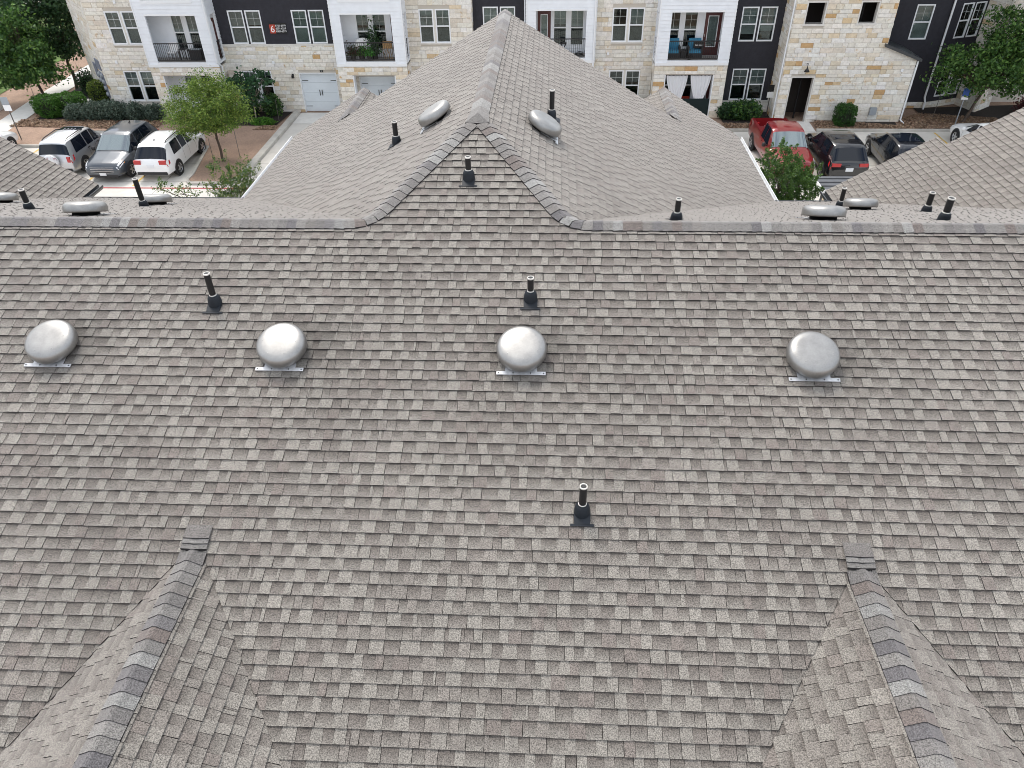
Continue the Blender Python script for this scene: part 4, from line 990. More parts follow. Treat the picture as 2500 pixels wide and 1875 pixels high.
        q.box(min(s*x0, s*x1), max(s*x0, s*x1), -hl-.012+.02, -hl+.14, tz0, tz1) ; q.build('tail_light', 'tail', t, world=False)
    # plates, grille, mirrors
    q = MB(); q.box(-.17, .17, -hl-.02, -hl+.1, kw.get('pz', .72), kw.get('pz', .72)+.15); q.build('number_plate', 'plate', t, world=False)
    if kw.get('front_plate', True): q = MB(); q.box(-.16, .16, hl-.02, hl+.03, .40, .54); q.build('number_plate', 'plate', t, world=False)
    gz0, gz1 = kw.get('grille', (.52, .74))
    q = MB(); vv = []
    for j in range(2):
        for i in range(9):
            k = -1+i/4; zz = lerp(gz0, gz1, j); vv.append((k*hw*.60*(1-.2*(1-j)), hl+.004+.02*(1-k*k)-(.0 if j == 0 else .055), zz))
    q.add(vv, [(i, i+1, 9+i+1, 9+i) for i in range(8)]); g_ = q.build('grille', 'plastic', t, world=False)
    for j in range(4):
        q = MB(); zz = lerp(gz0, gz1, (j+.2)/3.6); yy = hl+.026-.055*(j+.2)/3.6
        for i in range(8):
            k0, k1 = -1+i/4, -1+(i+1)/4; q.tube((k0*hw*.60, yy+.03*(1-k0*k0)-.012, zz), (k1*hw*.60, yy+.03*(1-k1*k1)-.012, zz), .011, n=5)
        q.build('grille_bar', 'chrome', g_, world=False)
    for s in (-1, 1):
        q = MB(); my = ws[1]-.38 if kind != 'truck' else 1.0; mz = zbelt+.10 if kind != 'truck' else 1.24
        q.lathe([(.002, -.10), (.07, -.09), (.10, -.03), (.10, .04), (.06, .09), (.002, .10)], Matrix.Translation((s*(hw+.12), my, mz)) @ Matrix.Scale(.75, 4, (0, 1, 0)) , 12); q.tube((s*(hw-.05), my, mz-.04), (s*(hw+.08), my, mz-.02), .03, n=6)
        q.build('mirror', kw.get('mirror', pm), t, smooth=True, world=False)
        for yh in kw.get('handles', (-.55, .32)):
            q = MB(); P = surf(yh, 4.75, s, .02); q.box(P.x-.02, P.x+.02, P.y-.1, P.y+.1, P.z-.018, P.z+.018); q.build('door_handle', kw.get('hm', pm), t, world=False)
        for yg in ((sg[0][1]+.04, sg[-1][1]-.02) if kind == 'truck' else (sg[0][1]+.04, sg[1][1]+.04, sg[-1][1]+.06)):
            q = MB(); vv = [surf(yg+dy, r, s, .006) for dy in (-.007, .007) for r in (2.4, 3, 4, 5)]; q.add(vv, [(k, k+1, 4+k+1, 4+k) for k in range(3)]); q.build('door_gap', 'plastic', t, world=False)
        if kw.get('rails'):
            q = MB(); y0, y1 = kw['rails']; prev = None
            for k in range(9):
                yy = lerp(y0, y1, k/8); P = surf(yy, 8.0, s, .0); P.z += .055 if 0 < k < 8 else .01
                if prev: q.tube(prev, P, .025, n=6)
                prev = P
            q.build('roof_rail', 'plastic', t, world=False)
        if kw.get('sill', True):
            q = MB(); vv = [surf(lerp(ry+.4, fy-.4, i/6), r, s, .012) for r in (1.6, 2.6) for i in range(7)]; q.add(vv, [(i, i+1, 7+i+1, 7+i) for i in range(6)]); q.build('sill', 'plastic' if kw.get('clad') else pm, t, world=False)
    q = MB(); q.box(-hw*.80, hw*.80, -hl-.012, -hl+.2, .36, .50); q.build('rear_bumper', 'plastic' if kw.get('clad') else pm, t, world=False)
    q = MB(); q.box(-hw*.74, hw*.74, hl-.2, hl+.008, .30, .42); q.build('front_bumper', 'plastic', t, world=False)
    if kw.get('fin'): q = MB(); P = surf(-hl+1.1, n-1.01); q.add([(P.x-.02, P.y-.09, P.z), (P.x+.02, P.y-.09, P.z), (P.x, P.y+.1, P.z), (P.x, P.y-.09, P.z+.08)], [(0,2,3), (1,3,2), (0,3,1), (0,1,2)]); q.build('antenna', 'plastic', t, world=False)
    if kw.get('sunroof'):
        y0, y1, k_ = kw['sunroof']; patch('sunroof', lambda i, j, s: surf(lerp(y0, y1, j), lerp(8.2, n-1.001, 1-abs(-1+2*i)), 1 if i >= .5 else -1, .008), 'carglass', 8, 3)
    if kw.get('spare'):
        q = MB(); Mx = Matrix.Translation((-.12, -hl-.03, .86)) @ Matrix.Rotation(math.pi/2, 4, 'X'); q.lathe([(.345, -.02), (.365, .05), (.36, .16), (.33, .19), (.002, .21)], Mx, 28); q.build('spare_wheel_cover', mat('tyre_cover', (.66, .67, .68), .6, mottle=(5, (.34, .22, .24), .52, .58)), t, smooth=True, world=False)
    if kw.get('ribs'):
        for x in (-.3, -.1, .1, .3):
            q = MB(); q.tube(surf(-hl+.8, 9.5, 1 if x > 0 else -1)+Vector((0, 0, -.003)) if False else Vector((x*hw, -hl+.75, Ht+.012)), Vector((x*hw, -.1, Ht+.02)), .012, n=5); q.build('roof_rib', pm, t, world=False)
    return t
silver = paint('silver_paint', (.52, .53, .55), .7, .35); slate = paint('slate_paint', (.045, .056, .072), .35, .3); whitep = paint('white_paint', (.78, .79, .80), 0, .35)
redp = paint('red_paint_car', (.20, .006, .010), .25, .28); blackp = paint('black_paint_car', (.008, .009, .012), .2, .22); navy = paint('navy_black_paint', (.010, .012, .018), .3, .22)
GRP = 'vehicles parked in front of the facing building'
car('parked_car', 'silver boxy off-roader with a white-covered spare wheel on its back', 'car', (-24.0, 26.75), 0, 4.5, 1.80, 1.74, silver, rake=.16, ws=1.0, hood=1.02, belt=1.02, rooff=.30, rails=(-1.75, -.2), spare=True, sunroof=(-.35, .15, 0), tail=(.80, 1.06), tw=.12, hm='plastic', pz=.50, group=GRP, ribs=True, wheel=.37, clad=True)
car('parked_car', 'slate grey crossover parked nose-out with a chrome grille', 'car', (-21.42, 26.3), math.pi, 4.78, 1.93, 1.74, slate, rake=.5, ws=1.12, hood=1.05, belt=1.02, rooff=.22, amber=True, fin=True, grille=(.52, .80), mirror='plastic', group=GRP)
car('parked_car', 'white wagon parked tail-out with black roof rails, beside the dirt island', 'car', (-19.05, 26.5), 0, 4.8, 1.84, 1.66, whitep, rake=.48, ws=1.02, hood=.98, belt=.98, rooff=.2, rails=(-1.55, .1), clad=True, fin=True, tail=(.86, 1.04), tw=.30, group=GRP, pz=.70)
car('pickup_truck', 'red pickup truck parked nose-out behind the leafy tree', 'truck', (11.55, 26.95), math.pi, 5.7, 1.98, 1.90, redp, kind='truck', wheel=.40, mirror='plastic', grille=(.55, .86), handles=(-.1, .45), fo=.95, ro=1.15, sill=False, group=GRP)
car('parked_car', 'black sport utility car parked tail-out beside the red pickup', 'car', (14.0, 26.4), 0, 4.75, 1.89, 1.72, blackp, rake=.46, ws=1.05, hood=1.03, belt=1.02, rooff=.22, sunroof=(-1.1, -.45, 0), tail=(.88, 1.02), tw=.36, hm='chrome', pz=.68, group=GRP)
car('parked_car', 'dark navy car with glass roof, half hidden by the right shingle roof', 'car', (17.10, 26.55), R_(-2), 4.65, 1.85, 1.58, navy, rake=.55, ws=1.05, hood=.98, belt=.96, rooff=.15, sunroof=(-1.15, .0, 0), group=GRP)
car('parked_car', 'white car at the far right, mostly hidden by the right shingle roof', 'car', (22.2, 28.2), R_(4), 4.7, 1.86, 1.50, whitep, rake=.6, ws=1.1, hood=.92, belt=.90, rooff=.2, group=GRP)
car('parked_car', 'white car at the far left, only its corner showing past the left roof', 'car', (-29.55, 26.75), 0, 4.7, 1.84, 1.55, whitep, rake=.5, ws=1.05, hood=.95, belt=.95, rooff=.2, group=GRP)

# ================================================================ plants
def leaf_quads(b, pts, size, cols, up=.35, elong=1.7):
    cols = [tuple(min(.5, k*1.2) for k in c) for c in cols]
    for P in pts:
        n = Vector((random.gauss(0, 1), random.gauss(0, 1), random.gauss(0, 1)+up)).normalized(); a = n.orthogonal().normalized(); a.rotate(Matrix.Rotation(random.random()*6.28, 3, n)); c_ = n.cross(a)
        s = size*random.uniform(.6, 1.3); l = s*elong; c = jit(random.choice(cols), .22)
        b.add([P-a*l*.5, P+c_*s*.42+n*s*.08, P+a*l*.5, P-c_*s*.42+n*s*.08], [(0,1,2,3)], 0, c)
def limb(b, p0, p1, r0, r1, k=5, wob=.12):
    p0, p1 = Vector(p0), Vector(p1); prev = p0; L = (p1-p0).length; pts = [p0]
    for i in range(1, k+1):
        t = i/k; q = p0.lerp(p1, t)
        if i < k: q += Vector((random.gauss(0, 1), random.gauss(0, 1), random.gauss(0, .5)))*L*wob*.3
        b.tube(prev, q, lerp(r0, r1, (i-1)/k), lerp(r0, r1, t), 7, cap=(i in (1, k))); prev = q; pts.append(q)
    return pts
def tree(name, label, base, lobes, leaf, cols, nl, tr=.09, bark='bark', fork=.55, group=None, per=70, sig=.30, sprig=False, shell=.55):
    """lobes: list of (centre, (rx,ry,rz)) in world space; leaves gather in clumps at the branch ends"""
    t = empty(name, base, 0, label, 'tree' if 'tree' in name else 'shrub', group)
    B = Vector(base); cen = sum((Vector(l[0]) for l in lobes), Vector())/len(lobes)
    w = MB(); fk = B.lerp(cen, fork); fk.x = lerp(B.x, cen.x, .4); fk.y = lerp(B.y, cen.y, .4)
    if fk.z < B.z+.3: fk.z = B.z+.3
    limb(w, B-Vector((0, 0, .06)), fk, tr, tr*.72, 5, .05)
    tot = sum(l[1][0]*l[1][1]*l[1][2] for l in lobes); clumps = []
    for c, r in lobes:
        m_ = max(4, int(nl/per*(r[0]*r[1]*r[2])/tot))
        for _ in range(m_):
            while True:
                d = Vector((random.uniform(-1, 1), random.uniform(-1, 1), random.uniform(-1, 1)))
                if shell < d.length <= 1: break
                if d.length <= 1 and random.random() < .25: break
            clumps.append(Vector(c)+Vector((d.x*r[0], d.y*r[1], d.z*r[2])))
    for c, r in lobes:
        p_ = limb(w, fk, Vector(c), tr*.6, tr*.22, 4)
        for q in [k for k in clumps if (k-Vector(c)).length < max(r)*1.05][:22]:
            limb(w, random.choice(p_[1:]), q, tr*.2, tr*.05, 3)
    w.build('trunk', bark, t, smooth=True)
    b = MB(); pts = []
    for q in clumps:
        s = sig*random.uniform(.6, 1.3); dirn = Vector((random.gauss(0, .5), random.gauss(0, .5), random.uniform(.3, 1))).normalized() if sprig else None
        for _ in range(int(per*random.uniform(.5, 1.5))):
            if sprig: u = random.random(); pts.append(q+dirn*(u*sig*2.4)+Vector((random.gauss(0, 1), random.gauss(0, 1), random.gauss(0, 1)))*sig*.34*(1.1-u*.7))
            else: pts.append(q+Vector((random.gauss(0, s), random.gauss(0, s), random.gauss(0, s*.62))))
    leaf_quads(b, pts, leaf, cols); b.build('crown', 'leaf', t)
    return t
DG = [(.036, .092, .020), (.050, .118, .024), (.068, .145, .030), (.105, .19, .038), (.024, .062, .018)]
OL = [(.11, .19, .028), (.08, .145, .024), (.15, .225, .038), (.052, .095, .018), (.19, .25, .05)]
MG = [(.045, .105, .020), (.062, .130, .026), (.085, .155, .030), (.035, .080, .018)]
DD = [(.016, .045, .018), (.024, .060, .020), (.034, .075, .022)]
GRN = 'trees around the facing building'
tree('tree', 'large dense green tree at the left edge beside the sidewalk', (-31.65, 36.73, G), [((-32.3, 36.9, -5.9), (2.0, 1.9, 1.9)), ((-33.0, 36.5, -6.7), (2.0, 1.8, 1.3)), ((-31.3, 36.6, -7.0), (1.55, 1.6, 1.05)), ((-31.9, 37, -4.6), (1.2, 1.2, 1.0)), ((-34.2, 37.2, -5.6), (1.6, 1.6, 1.6))], .135, DG, 15000, .10, group=GRN, sig=.26)
tree('tree', 'very dark tree behind the large left tree, by the corner of the block', (-31.29, 39.6, G), [((-31.6, 39.8, -5.2), (1.9, 1.9, 1.7)), ((-30.6, 39.8, -6.3), (1.35, 1.5, 1.0)), ((-32.2, 40.2, -3.6), (2.2, 2.0, 1.6)), ((-30.6, 40, -3.8), (1.7, 1.6, 1.5))], .14, DD, 14000, .11, group=GRN, sig=.28)
tree('tree', 'light olive-green round tree standing on the dirt island by the white wagon', (-16.55, 26.59, G), [((-16.9, 26.7, -6.35), (1.75, 1.6, 1.15)), ((-16.0, 26.6, -6.7), (1.25, 1.3, .85)), ((-17.9, 26.6, -6.95), (1.05, 1.2, .75)), ((-16.6, 26.8, -5.55), (1.05, 1.05, .75)), ((-15.6, 26.6, -6.1), (.85, 1, .7))], .062, OL, 26000, .075, group=GRN, sig=.19, per=90)
tree('tree', 'small thin dark-leaved tree in front of the ground floor window', (-16.89, 32.8, G), [((-16.9, 32.8, -7.1), (.9, .8, .5)), ((-17.45, 32.8, -6.75), (.45, .5, .5)), ((-16.0, 32.8, -6.75), (.5, .5, .4)), ((-16.6, 32.8, -7.75), (.7, .6, .35))], .13, [(.025, .075, .030), (.035, .095, .035), (.02, .055, .025)], 1500, .045, 'palebark', group=GRN, sig=.17, per=26)
tree('tree', 'big green tree at the right edge in front of the charcoal wall', (22.91, 32.61, G), [((23.2, 32.6, -5.9), (2.1, 1.9, 1.3)), ((22.0, 32.5, -6.5), (1.5, 1.5, .95)), ((24.6, 32.4, -6.2), (1.9, 1.8, 1.3)), ((24.3, 32.8, -4.4), (1.8, 1.7, 1.3)), ((25.6, 32.4, -4.6), (1.9, 1.7, 1.6)), ((25.8, 32.2, -6.6), (1.4, 1.4, .9))], .11, DG+MG, 22000, .085, group=GRN, sig=.25)
for k, (x, y, r, l) in enumerate(((-40, 47, 2.4, 'tree on the lawn behind the large left tree'), (-36.2, 55, 2.6, 'tree farther back along the sidewalk at the top left'), (29.2, 37.5, 2.4, 'tree behind the big right tree at the picture edge'), (-44, 56, 2.6, 'tree by the pale road at the top left corner'))):
    tree('tree', l, (x, y, G), [((x, y, G+4.2), (r, r, r*.85)), ((x+.8, y, G+5.6), (r*.7, r*.7, r*.6)), ((x-1, y, G+5.0), (r*.6, r*.6, r*.6))], .19, DG, 6000, .1, group=GRN, sig=.34)
tree('crape_myrtle_tree', 'leafy tree between the two right roofs in front of the red pickup', (7.0, 11.6, G), [((6.75, 10.9, -3.75), (.55, .9, .85)), ((7.25, 11.0, -4.1), (.65, .9, .8)), ((6.9, 11.6, -3.4), (.7, .8, .55)), ((7.5, 11.4, -3.9), (.55, .7, .7)), ((6.7, 10.6, -4.6), (.6, .8, .6)), ((7.3, 10.5, -4.7), (.6, .8, .6))], .040, MG, 24000, .06, sprig=True, sig=.115, per=60, shell=.3)
tree('crape_myrtle_tree', 'sparse leafy tree tops beside the central wing gutter on the left', (-8.9, 10.6, G), [((-8.75, 10.5, -3.75), (.55, .5, .42)), ((-9.25, 10.6, -3.85), (.5, .5, .35)), ((-8.95, 10.6, -3.25), (.6, .4, .35)), ((-8.4, 10.7, -3.25), (.3, .3, .3)), ((-10.3, 10.3, -3.75), (.45, .3, .2)), ((-10.9, 10.2, -3.55), (.25, .2, .15))], .034, MG+[(.20, .23, .06)], 6500, .05, sprig=True, sig=.14, per=48, shell=.2)
def shrub(label, c, r, leaf, cols, n, boxy=2.0, name='shrub', group='shrubs and hedges along the facing building'):
    """clipped or loose shrub: leaves over a superellipsoid with a dark twig core"""
    t = empty(name, (c[0], c[1], G), 0, label, 'shrub', group); cz = G+r[2]
    b = MB(); pts = []
    e = 2/boxy
    for _ in range(n):
        u = random.uniform(-1, 1); a = random.random()*6.2832; cu = math.sqrt(1-u*u)
        f_ = lambda v: math.copysign(abs(v)**e, v); k = (random.uniform(.86, 1.04)*(1+.06*math.sin(a*5+u*4))) if boxy > 2.2 else random.uniform(.72, 1.16)*(1+.13*math.sin(a*4+c[0])+.10*math.sin(a*9+u*5+c[0]*3))
        pts.append(Vector((c[0]+r[0]*f_(cu*math.cos(a))*k, c[1]+r[1]*f_(cu*math.sin(a))*k, max(G+.03, cz+r[2]*f_(u)*k))))
    leaf_quads(b, pts, leaf, cols, .6); b.build('foliage', 'leaf', t)
    q = MB(); prof = []
    for k in range(7):
        u = -1+k/3; cu = math.sqrt(max(0, 1-u*u)); prof.append((max(.01, (.80 if boxy > 2.2 else .66)*cu**e), (.84 if boxy > 2.2 else .66)*math.copysign(abs(u)**e, u)))
    q.lathe(prof, Matrix.Translation((c[0], c[1], cz)) @ Matrix.Diagonal((r[0], r[1], r[2], 1)), 14); q.build('twigs', mat('twigs', (.012, .018, .008), .95) if 'twigs' not in bpy.data.materials else bpy.data.materials['twigs'], t)
    return t
HG = [(.040, .115, .014), (.055, .140, .018), (.030, .090, .012), (.07, .16, .025)]
GGc = [(.080, .115, .085), (.060, .092, .068), (.105, .140, .105), (.045, .070, .052)]
shrub('rounded green clipped hedge, nearest the grey crossover and the stone corner', (-28.6, 34.3), (.85, .75, .62), .07, HG, 4200, 3.2, 'clipped_hedge')
shrub('green clipped hedge, middle one of the three by the left tree', (-29.6, 33.9), (.75, .70, .62), .07, HG, 3800, 3.0, 'clipped_hedge')
shrub('green clipped hedge, leftmost by the sidewalk', (-30.4, 34.4), (.55, .55, .55), .07, DG, 2200, 3.0, 'clipped_hedge')
shrub('yellow-green rounded bush against the stone corner below the meters', (-27.45, 35.65), (.58, .50, .80), .07, [(.12, .16, .02), (.09, .13, .018), (.06, .10, .015)], 2600, 2.4)
shrub('dark bush behind the corner, below the meters', (-29.7, 38.4), (.6, .6, .7), .08, DD, 1500)
for x, y, r, l in ((-27.75, 33.2, .62, 'leftmost grey-green shrub of the row under the left windows'), (-26.55, 33.3, .70, 'second grey-green shrub from the left under the windows'), (-25.35, 33.3, .68, 'third grey-green shrub from the left under the windows'),
                   (-24.2, 33.25, .66, 'fourth grey-green shrub from the left under the windows'), (-23.05, 33.3, .58, 'grey-green shrub at the right end of the row by the stone pier'), (-26.3, 34.2, .55, 'grey-green shrub behind the row, against the stone wall')):
    shrub(l, (x, y), (r, r*.85, r*.72), .075, GGc, 2300)
shrub('dark green bush left of the pair under the ground floor window by the garage', (-17.6, 34.0), (.5, .45, .55), .075, DD+DG, 1600)
shrub('dark green bush right of the pair, next to the blue garage door', (-16.2, 34.0), (.55, .48, .58), .075, DD+DG, 1900)
shrub('low bright green ground plant beside the driveway kerb', (-16.35, 32.35), (.68, .35, .20), .06, [(.08, .20, .02), (.06, .16, .02)], 1600)
shrub('clipped round box bush in front of the stone tower', (16.35, 32.25), (.56, .54, .60), .05, [(.028, .085, .012), (.04, .11, .016), (.02, .065, .01)], 4200, 3.0, 'clipped_hedge')
shrub('dark spreading bush in front of the charcoal wall, by the parking sign', (11.2, 33.4), (.85, .6, .50), .10, DD+DG, 1900)
shrub('dark leafy bush at the foot of the stone pier left of the red pickup', (10.2, 33.5), (.55, .5, .42), .10, DD, 1100)
shrub('leafy bush under the ground floor window behind the right roof slope', (4.7, 33.6), (.75, .5, .55), .09, MG, 1500)
shrub('dark red barberry bush at the far right by the railing', (27.2, 34.2), (.75, .6, .5), .07, [(.10, .018, .022), (.07, .014, .018)], 1300)

# ================================================================ small things on the ground
def sign(label, x, y, h, plates, post='steel'):
    t = empty('parking_sign', (x, y, G), 0, label, 'sign', 'signs on posts'); b = MB(); b.tube((x, y, G-.05), (x, y, G+h), .028, n=6); b.build('post', post, t)
    for z0, z1, w_, m_ in plates:
        b = MB(); b.box(x-w_/2, x+w_/2, y-.04, y-.03, G+z0, G+z1); b.build('sign_plate', m_, t)
    return t
sign('grey sign post with a black and white plate by the left sidewalk', -29.23, 29.82, 2.35, [(1.95, 2.35, .42, 'box_grey'), (1.62, 1.93, .42, 'sign_white')])
sign('sign post with black and white plates in front of the charcoal wall', 12.55, 33.9, 1.75, [(1.38, 1.75, .40, 'sign_black'), (1.05, 1.36, .36, 'sign_white')])
sign('leaning pale post with a blue accessible-parking plate under the right tree', 22.41, 32.28, 2.0, [(1.6, 2.0, .36, 'sign_blue'), (1.42, 1.58, .36, 'sign_white')], 'box_grey')
for x, y, h, l in ((-15.85, 27.1, 1.6, 'thin stake right of the olive-green tree'), (-17.2, 26.9, 1.2, 'thin stake left of the olive-green tree'), (-30.4, 39.0, 1.7, 'thin stake right of the dark left tree'), (-31.9, 36.0, 1.2, 'thin stake near the large left tree trunk'),
                   (-15.6, 33.0, 1.25, 'thin stake beside the small dark-leaved tree'), (21.6, 33.3, 1.5, 'thin stake left of the right tree'), (23.6, 33.4, 1.3, 'thin stake right of the right tree')):
    b = MB(); b.tube((x, y, G-.05), (x+.03, y, G+h), .016, .013, n=5); tag(b.build('tree_stake', 'steel'), l, 'stake', 'stakes beside young trees')
rw_ = empty('retaining_wall', (-28.3, 35.7, G), 0, 'low grey stone retaining wall behind the clipped hedges', 'wall')
for k in range(5):
    b = MB(); x = -31.0+.62*k; b.box(x, x+.60, 35.55, 35.95, G-.02, G+.42+.03*(k % 2)); b.build('block', 'cast', rw_)
rw2 = empty('retaining_wall', (-35.6, 35.5, G), 0, 'pale limestone block wall at the left edge below the tree', 'wall')
for k in range(5):
    b = MB(); x = -37.6+.78*k; b.box(x, x+.76, 34.9, 35.5, G-.02, G+.70+.03*(k % 2)); b.build('block', 'stucco', rw2)
# kiosk with a sheet metal roof beyond the right roof
kx = empty('kiosk', (13.0, 19.0, G), 0, 'low stone kiosk with grey sheet metal roof and white gutter, behind the leafy tree', 'kiosk')
b = MB(); zk = -6.95
b.add([(10.75, 18.35, zk), (16, 18.35, zk), (16, 19.25, zk+.18), (10.75, 19.25, zk+.18), (10.75, 18.35, zk-.08), (16, 18.35, zk-.08), (16, 19.25, zk+.10), (10.75, 19.25, zk+.10)], [(0,1,2,3), (7,6,5,4), (0,4,5,1), (1,5,6,2), (2,6,7,3), (3,7,4,0)]); rk_ = b.build('roof', 'sheet', kx)
for k in range(3): b = MB(); y = 18.58+.25*k; z = zk+.18*(y-18.35)/.9; b.box(10.75, 16, y, y+.03, z, z+.035); b.build('roof_seam', 'sheet', rk_)
b = MB(); b.box(10.7, 16.05, 18.25, 18.345, zk-.10, zk+.01); b.build('gutter', 'gutter', kx)
b = MB(); b.box(10.70, 10.748, 18.25, 19.28, zk-.06, zk+.17); b.build('edge_trim', 'gutter', kx)
b = MB(); b.box(11.1, 15.6, 18.6, 19.1, G, zk-.1); b.build('core', 'room', kx)
for k in range(9):
    for j in range(11):
        if j > 6: continue
        x = 11.0+.52*k+(.26 if j % 2 else 0); b = MB(); z = G+.26*j
        b.box(x, x+.505, 18.45, 18.595, z, z+.25, 0, jit(random.choice(ST2 if random.random() < .3 else ST), .1)); b.build('stone', 'stone', kx)

# ================================================================ balcony and patio things
yb_ = YB+.45; zf_ = ZF2+.012
t = empty('fire_table', (-20.1, yb_, zf_), 0, 'dark octagonal fire table on the left balcony', 'table'); b = MB()
b.lathe([(.34, 0), (.38, .02), (.38, .5), (.42, .51), (.42, .55), (.02, .56)], Matrix.Translation((-20.0, yb_+.1, zf_)) @ Matrix.Diagonal((1.2, .8, 1, 1)), 8); b.build('body', 'plastic', t); b = MB(); b.box(-20.3, -19.7, yb_-.05, yb_+.25, zf_+.562, zf_+.575); b.build('burner', 'box_grey', t)
t = empty('side_table', (-20.75, yb_, zf_), 0, 'small dark slatted table beside the fire table', 'table'); b = MB(); b.box(-20.95, -20.55, yb_-.1, yb_+.3, zf_+.55, zf_+.58); b.build('tabletop', 'plastic', t)
for x in (-20.93, -20.6):
    for y in (yb_-.08, yb_+.25): b = MB(); b.box(x, x+.035, y, y+.035, zf_, zf_+.55); b.build('leg', 'plastic', t)
def wire_chair(x, y, z, label, m_='steel', cushion=None):
    t = empty('chair', (x, y, z), 0, label, 'chair'); b = MB(); b.box(x-.24, x+.24, y-.24, y+.24, z+.40, z+.44); b.build('seat', cushion or m_, t)
    b = MB(); b.box(x-.24, x+.24, y+.2, y+.25, z+.44, z+.88); b.build('backrest', cushion or m_, t)
    for sx in (-.22, .2):
        for sy in (-.22, .2): b = MB(); b.box(x+sx, x+sx+.025, y+sy, y+sy+.025, z, z+.40); b.build('leg', m_, t)
    return t
wire_chair(-21.35, yb_+.1, zf_, 'white chair on the left balcony behind the railing', 'steel', 'white_cloth')
def potted(label, x, y, z, h, r, cols, leaf=.08, n=400):
    t = empty('potted_plant', (x, y, z), 0, label, 'plant', 'potted plants on the balconies'); b = MB(); b.lathe([(.10, 0), (.14, .02), (.17, .26), (.15, .26), (.02, .24)], Matrix.Translation((x, y, z)), 12); b.build('pot', 'pot', t)
    b = MB(); pts = [Vector((x+random.gauss(0, r), y+random.gauss(0, r*.7), z+.25+abs(random.gauss(0, .5))*h)) for _ in range(n)]; leaf_quads(b, pts, leaf, cols); b.build('foliage', 'leaf', t)
    b = MB(); b.tube((x, y, z+.2), (x, y, z+.25+h*.6), .012, n=5); b.build('stem', 'bark', t)
potted('reddish potted grass on the second balcony, left corner', -10.95, YB+.35, zf_, .45, .16, [(.09, .05, .03), (.05, .07, .03)])
potted('bright green potted plant in the middle of the second balcony', -10.0, YB+.32, zf_, .40, .17, [(.06, .22, .03), (.05, .17, .03)])
potted('tall dark potted tree on the second balcony', -9.75, YB+.55, zf_, 1.5, .20, DD, .09, 700)
potted('small dark potted plant between others on the second balcony', -10.45, YB+.35, zf_, .35, .15, DG)
t = empty('covered_grill', (-10.35, YB+.75, zf_), 0, 'white covered grill behind the plants on the second balcony', 'grill'); b = MB(); b.prism([(-10.85, YB+.55), (-9.95, YB+.55), (-9.95, YB+.95), (-10.85, YB+.95)], zf_, zf_+.85); b.lathe([(.45, 0), (.40, .12), (.2, .2), (.02, .22)], Matrix.Translation((-10.4, YB+.75, zf_+.85)) @ Matrix.Diagonal((1, .45, 1, 1)), 14); b.build('cover', 'white_cloth', t)
t = empty('wicker_stand', (-8.95, YB+.4, zf_), 0, 'tan woven stand at the right of the second balcony', 'stand')
for k in range(7): b = MB(); x = -9.15+.07*k; b.tube((x, YB+.4, zf_), (x+(.12 if k % 2 else -.12), YB+.4, zf_+.62), .014, n=5); b.build('cane', 'wicker', t)
b = MB(); b.box(-9.2, -8.7, YB+.3, YB+.5, zf_+.60, zf_+.95); b.build('basket', 'wicker', t)
t = empty('bar_stool', (.85, YB+1.15, zf_), 0, 'black round folding stool on the third balcony', 'stool'); b = MB(); b.lathe([(.17, .62), (.18, .64), (.17, .68), (.02, .685)], Matrix.Translation((.85, YB+1.15, zf_)), 14); b.build('seat', 'black', t)
for a0, a1 in ((-.16, .14), (.16, -.14)):
    for dy in (-.12, .12): b = MB(); b.tube((.85+a0, YB+1.15+dy, zf_), (.85+a1, YB+1.15+dy, zf_+.62), .014, n=5); b.build('leg', 'black', t)
t = empty('coiled_hose', (1.75, YB+1.1, zf_), 0, 'dark coiled bundle on the third balcony floor', 'hose'); b = MB()
for k in range(24): a0, a1 = k*.6, (k+1)*.6; b.tube((1.75+.22*math.cos(a0), YB+1.1+.16*math.sin(a0), zf_+.03+.006*k), (1.75+.22*math.cos(a1), YB+1.1+.16*math.sin(a1), zf_+.036+.006*k), .02, n=5)
b.build('coil', 'plastic', t)
def cushioned(x, label):
    y = YB+.55; t = empty('armchair', (x, y, zf_), 0, label, 'armchair', 'blue-cushioned chairs on the right balcony'); b = MB(); b.box(x-.38, x+.38, y-.3, y+.34, zf_, zf_+.3); b.build('base', 'plastic', t)
    b = MB(); b.box(x-.33, x+.33, y-.28, y+.2, zf_+.3, zf_+.44); b.build('seat_cushion', 'blue', t); b = MB(); b.box(x-.33, x+.33, y+.14, y+.30, zf_+.44, zf_+.95); b.build('back_cushion', 'blue', t)
    for s in (-1, 1): b = MB(); b.box(x+s*.36-.04, x+s*.36+.04, y-.3, y+.34, zf_+.30, zf_+.62); b.build('armrest', 'plastic', t)
cushioned(6.85, 'blue cushioned black armchair at the left of the right balcony'); cushioned(8.05, 'blue cushioned black armchair with a black pillow, right balcony')
t = empty('pillow', (8.25, YB+.5, zf_+.5), 0, 'black pillow with white lettering on the blue armchair', 'pillow'); WP = Wall(0, YB+.52); b = MB(); WP.box(b, 7.98, 8.52, zf_+.5, zf_+.82, -.1, 0); b.build('pad', 'black', t); text('lala lane', .13, WP, 8.25, zf_+.62, .006, 'sign_white', t, 'CENTER')
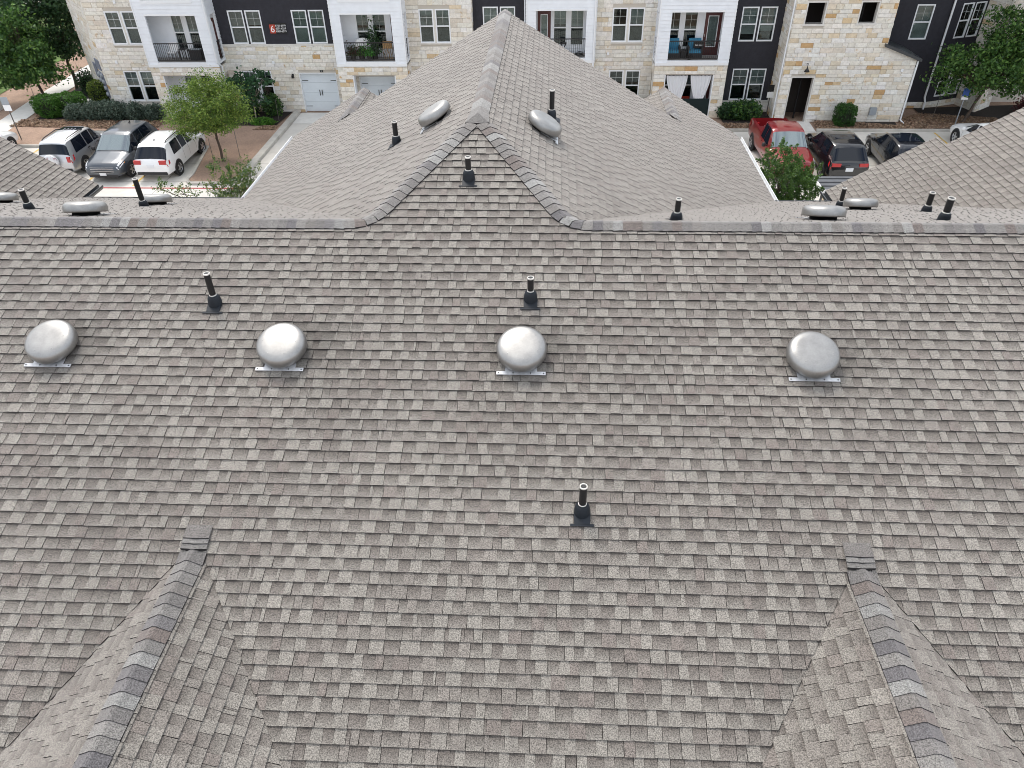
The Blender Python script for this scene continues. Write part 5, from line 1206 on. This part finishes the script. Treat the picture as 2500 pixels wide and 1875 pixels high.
t = empty('side_table', (7.45, YB+.5, zf_), 0, 'low dark side table between the blue armchairs', 'table'); b = MB(); b.box(7.25, 7.62, YB+.35, YB+.75, zf_+.36, zf_+.40); b.build('tabletop', 'plastic', t); b = MB(); b.box(7.3, 7.58, YB+.4, YB+.7, zf_, zf_+.36); b.build('base', 'plastic', t)
t = empty('fire_bowl', (7.75, YB+.25, zf_), 0, 'small dark bowl on the right balcony by the railing', 'bowl'); b = MB(); b.lathe([(.10, 0), (.05, .06), (.16, .16), (.18, .18), (.02, .14)], Matrix.Translation((7.75, YB+.22, zf_)), 14); b.build('bowl', 'pot', t)
def curtain(x0, x1, xg, label):
    t = empty('curtain', ((x0+x1)/2, YB+.25, G), 0, label, 'curtain', 'white outdoor curtains of the ground floor patio'); b = MB(); nu, nv = 28, 16; v = []
    for j in range(nv+1):
        s = j/nv; z = -6.86-(2.1)*s
        for i in range(nu+1):
            u = i/nu; k = s/.78 if s < .78 else 1-(s-.78)*.8; k = max(0, min(1, k))**1.5; w_ = .10
            x = lerp(lerp(x0, x1, u), xg+(u-.5)*w_*2, k); v.append((x, YB+.10+.035*math.sin(u*34)*(1-.6*k), z))
    f = [(j*(nu+1)+i, (j+1)*(nu+1)+i, (j+1)*(nu+1)+i+1, j*(nu+1)+i+1) for j in range(nv) for i in range(nu)]; b.add(v, f)
    b.build('cloth', 'curtain', t, smooth=True)
curtain(6.62, 7.80, 7.35, 'left white tied-back curtain of the ground floor patio'); curtain(7.95, 9.10, 8.55, 'right white tied-back curtain of the ground floor patio')
b = MB(); b.tube((6.5, YB+.10, -6.84), (9.2, YB+.10, -6.84), .015, n=6); tag(b.build('curtain_rod', 'black'), 'thin black rod above the patio curtains', 'rod')
wire_chair(7.95, YB+.8, G+.02, 'orange-red chair behind the patio curtains', 'red_cloth', 'red_cloth')
b = MB(); WB_ = Wall(0, YB); WB_.box(b, 6.55, 9.16, G+.03, G+1.05, -.10, -.075); tag(b.build('privacy_screen', 'green_cloth'), 'dark green screen along the foot of the ground floor patio', 'screen')
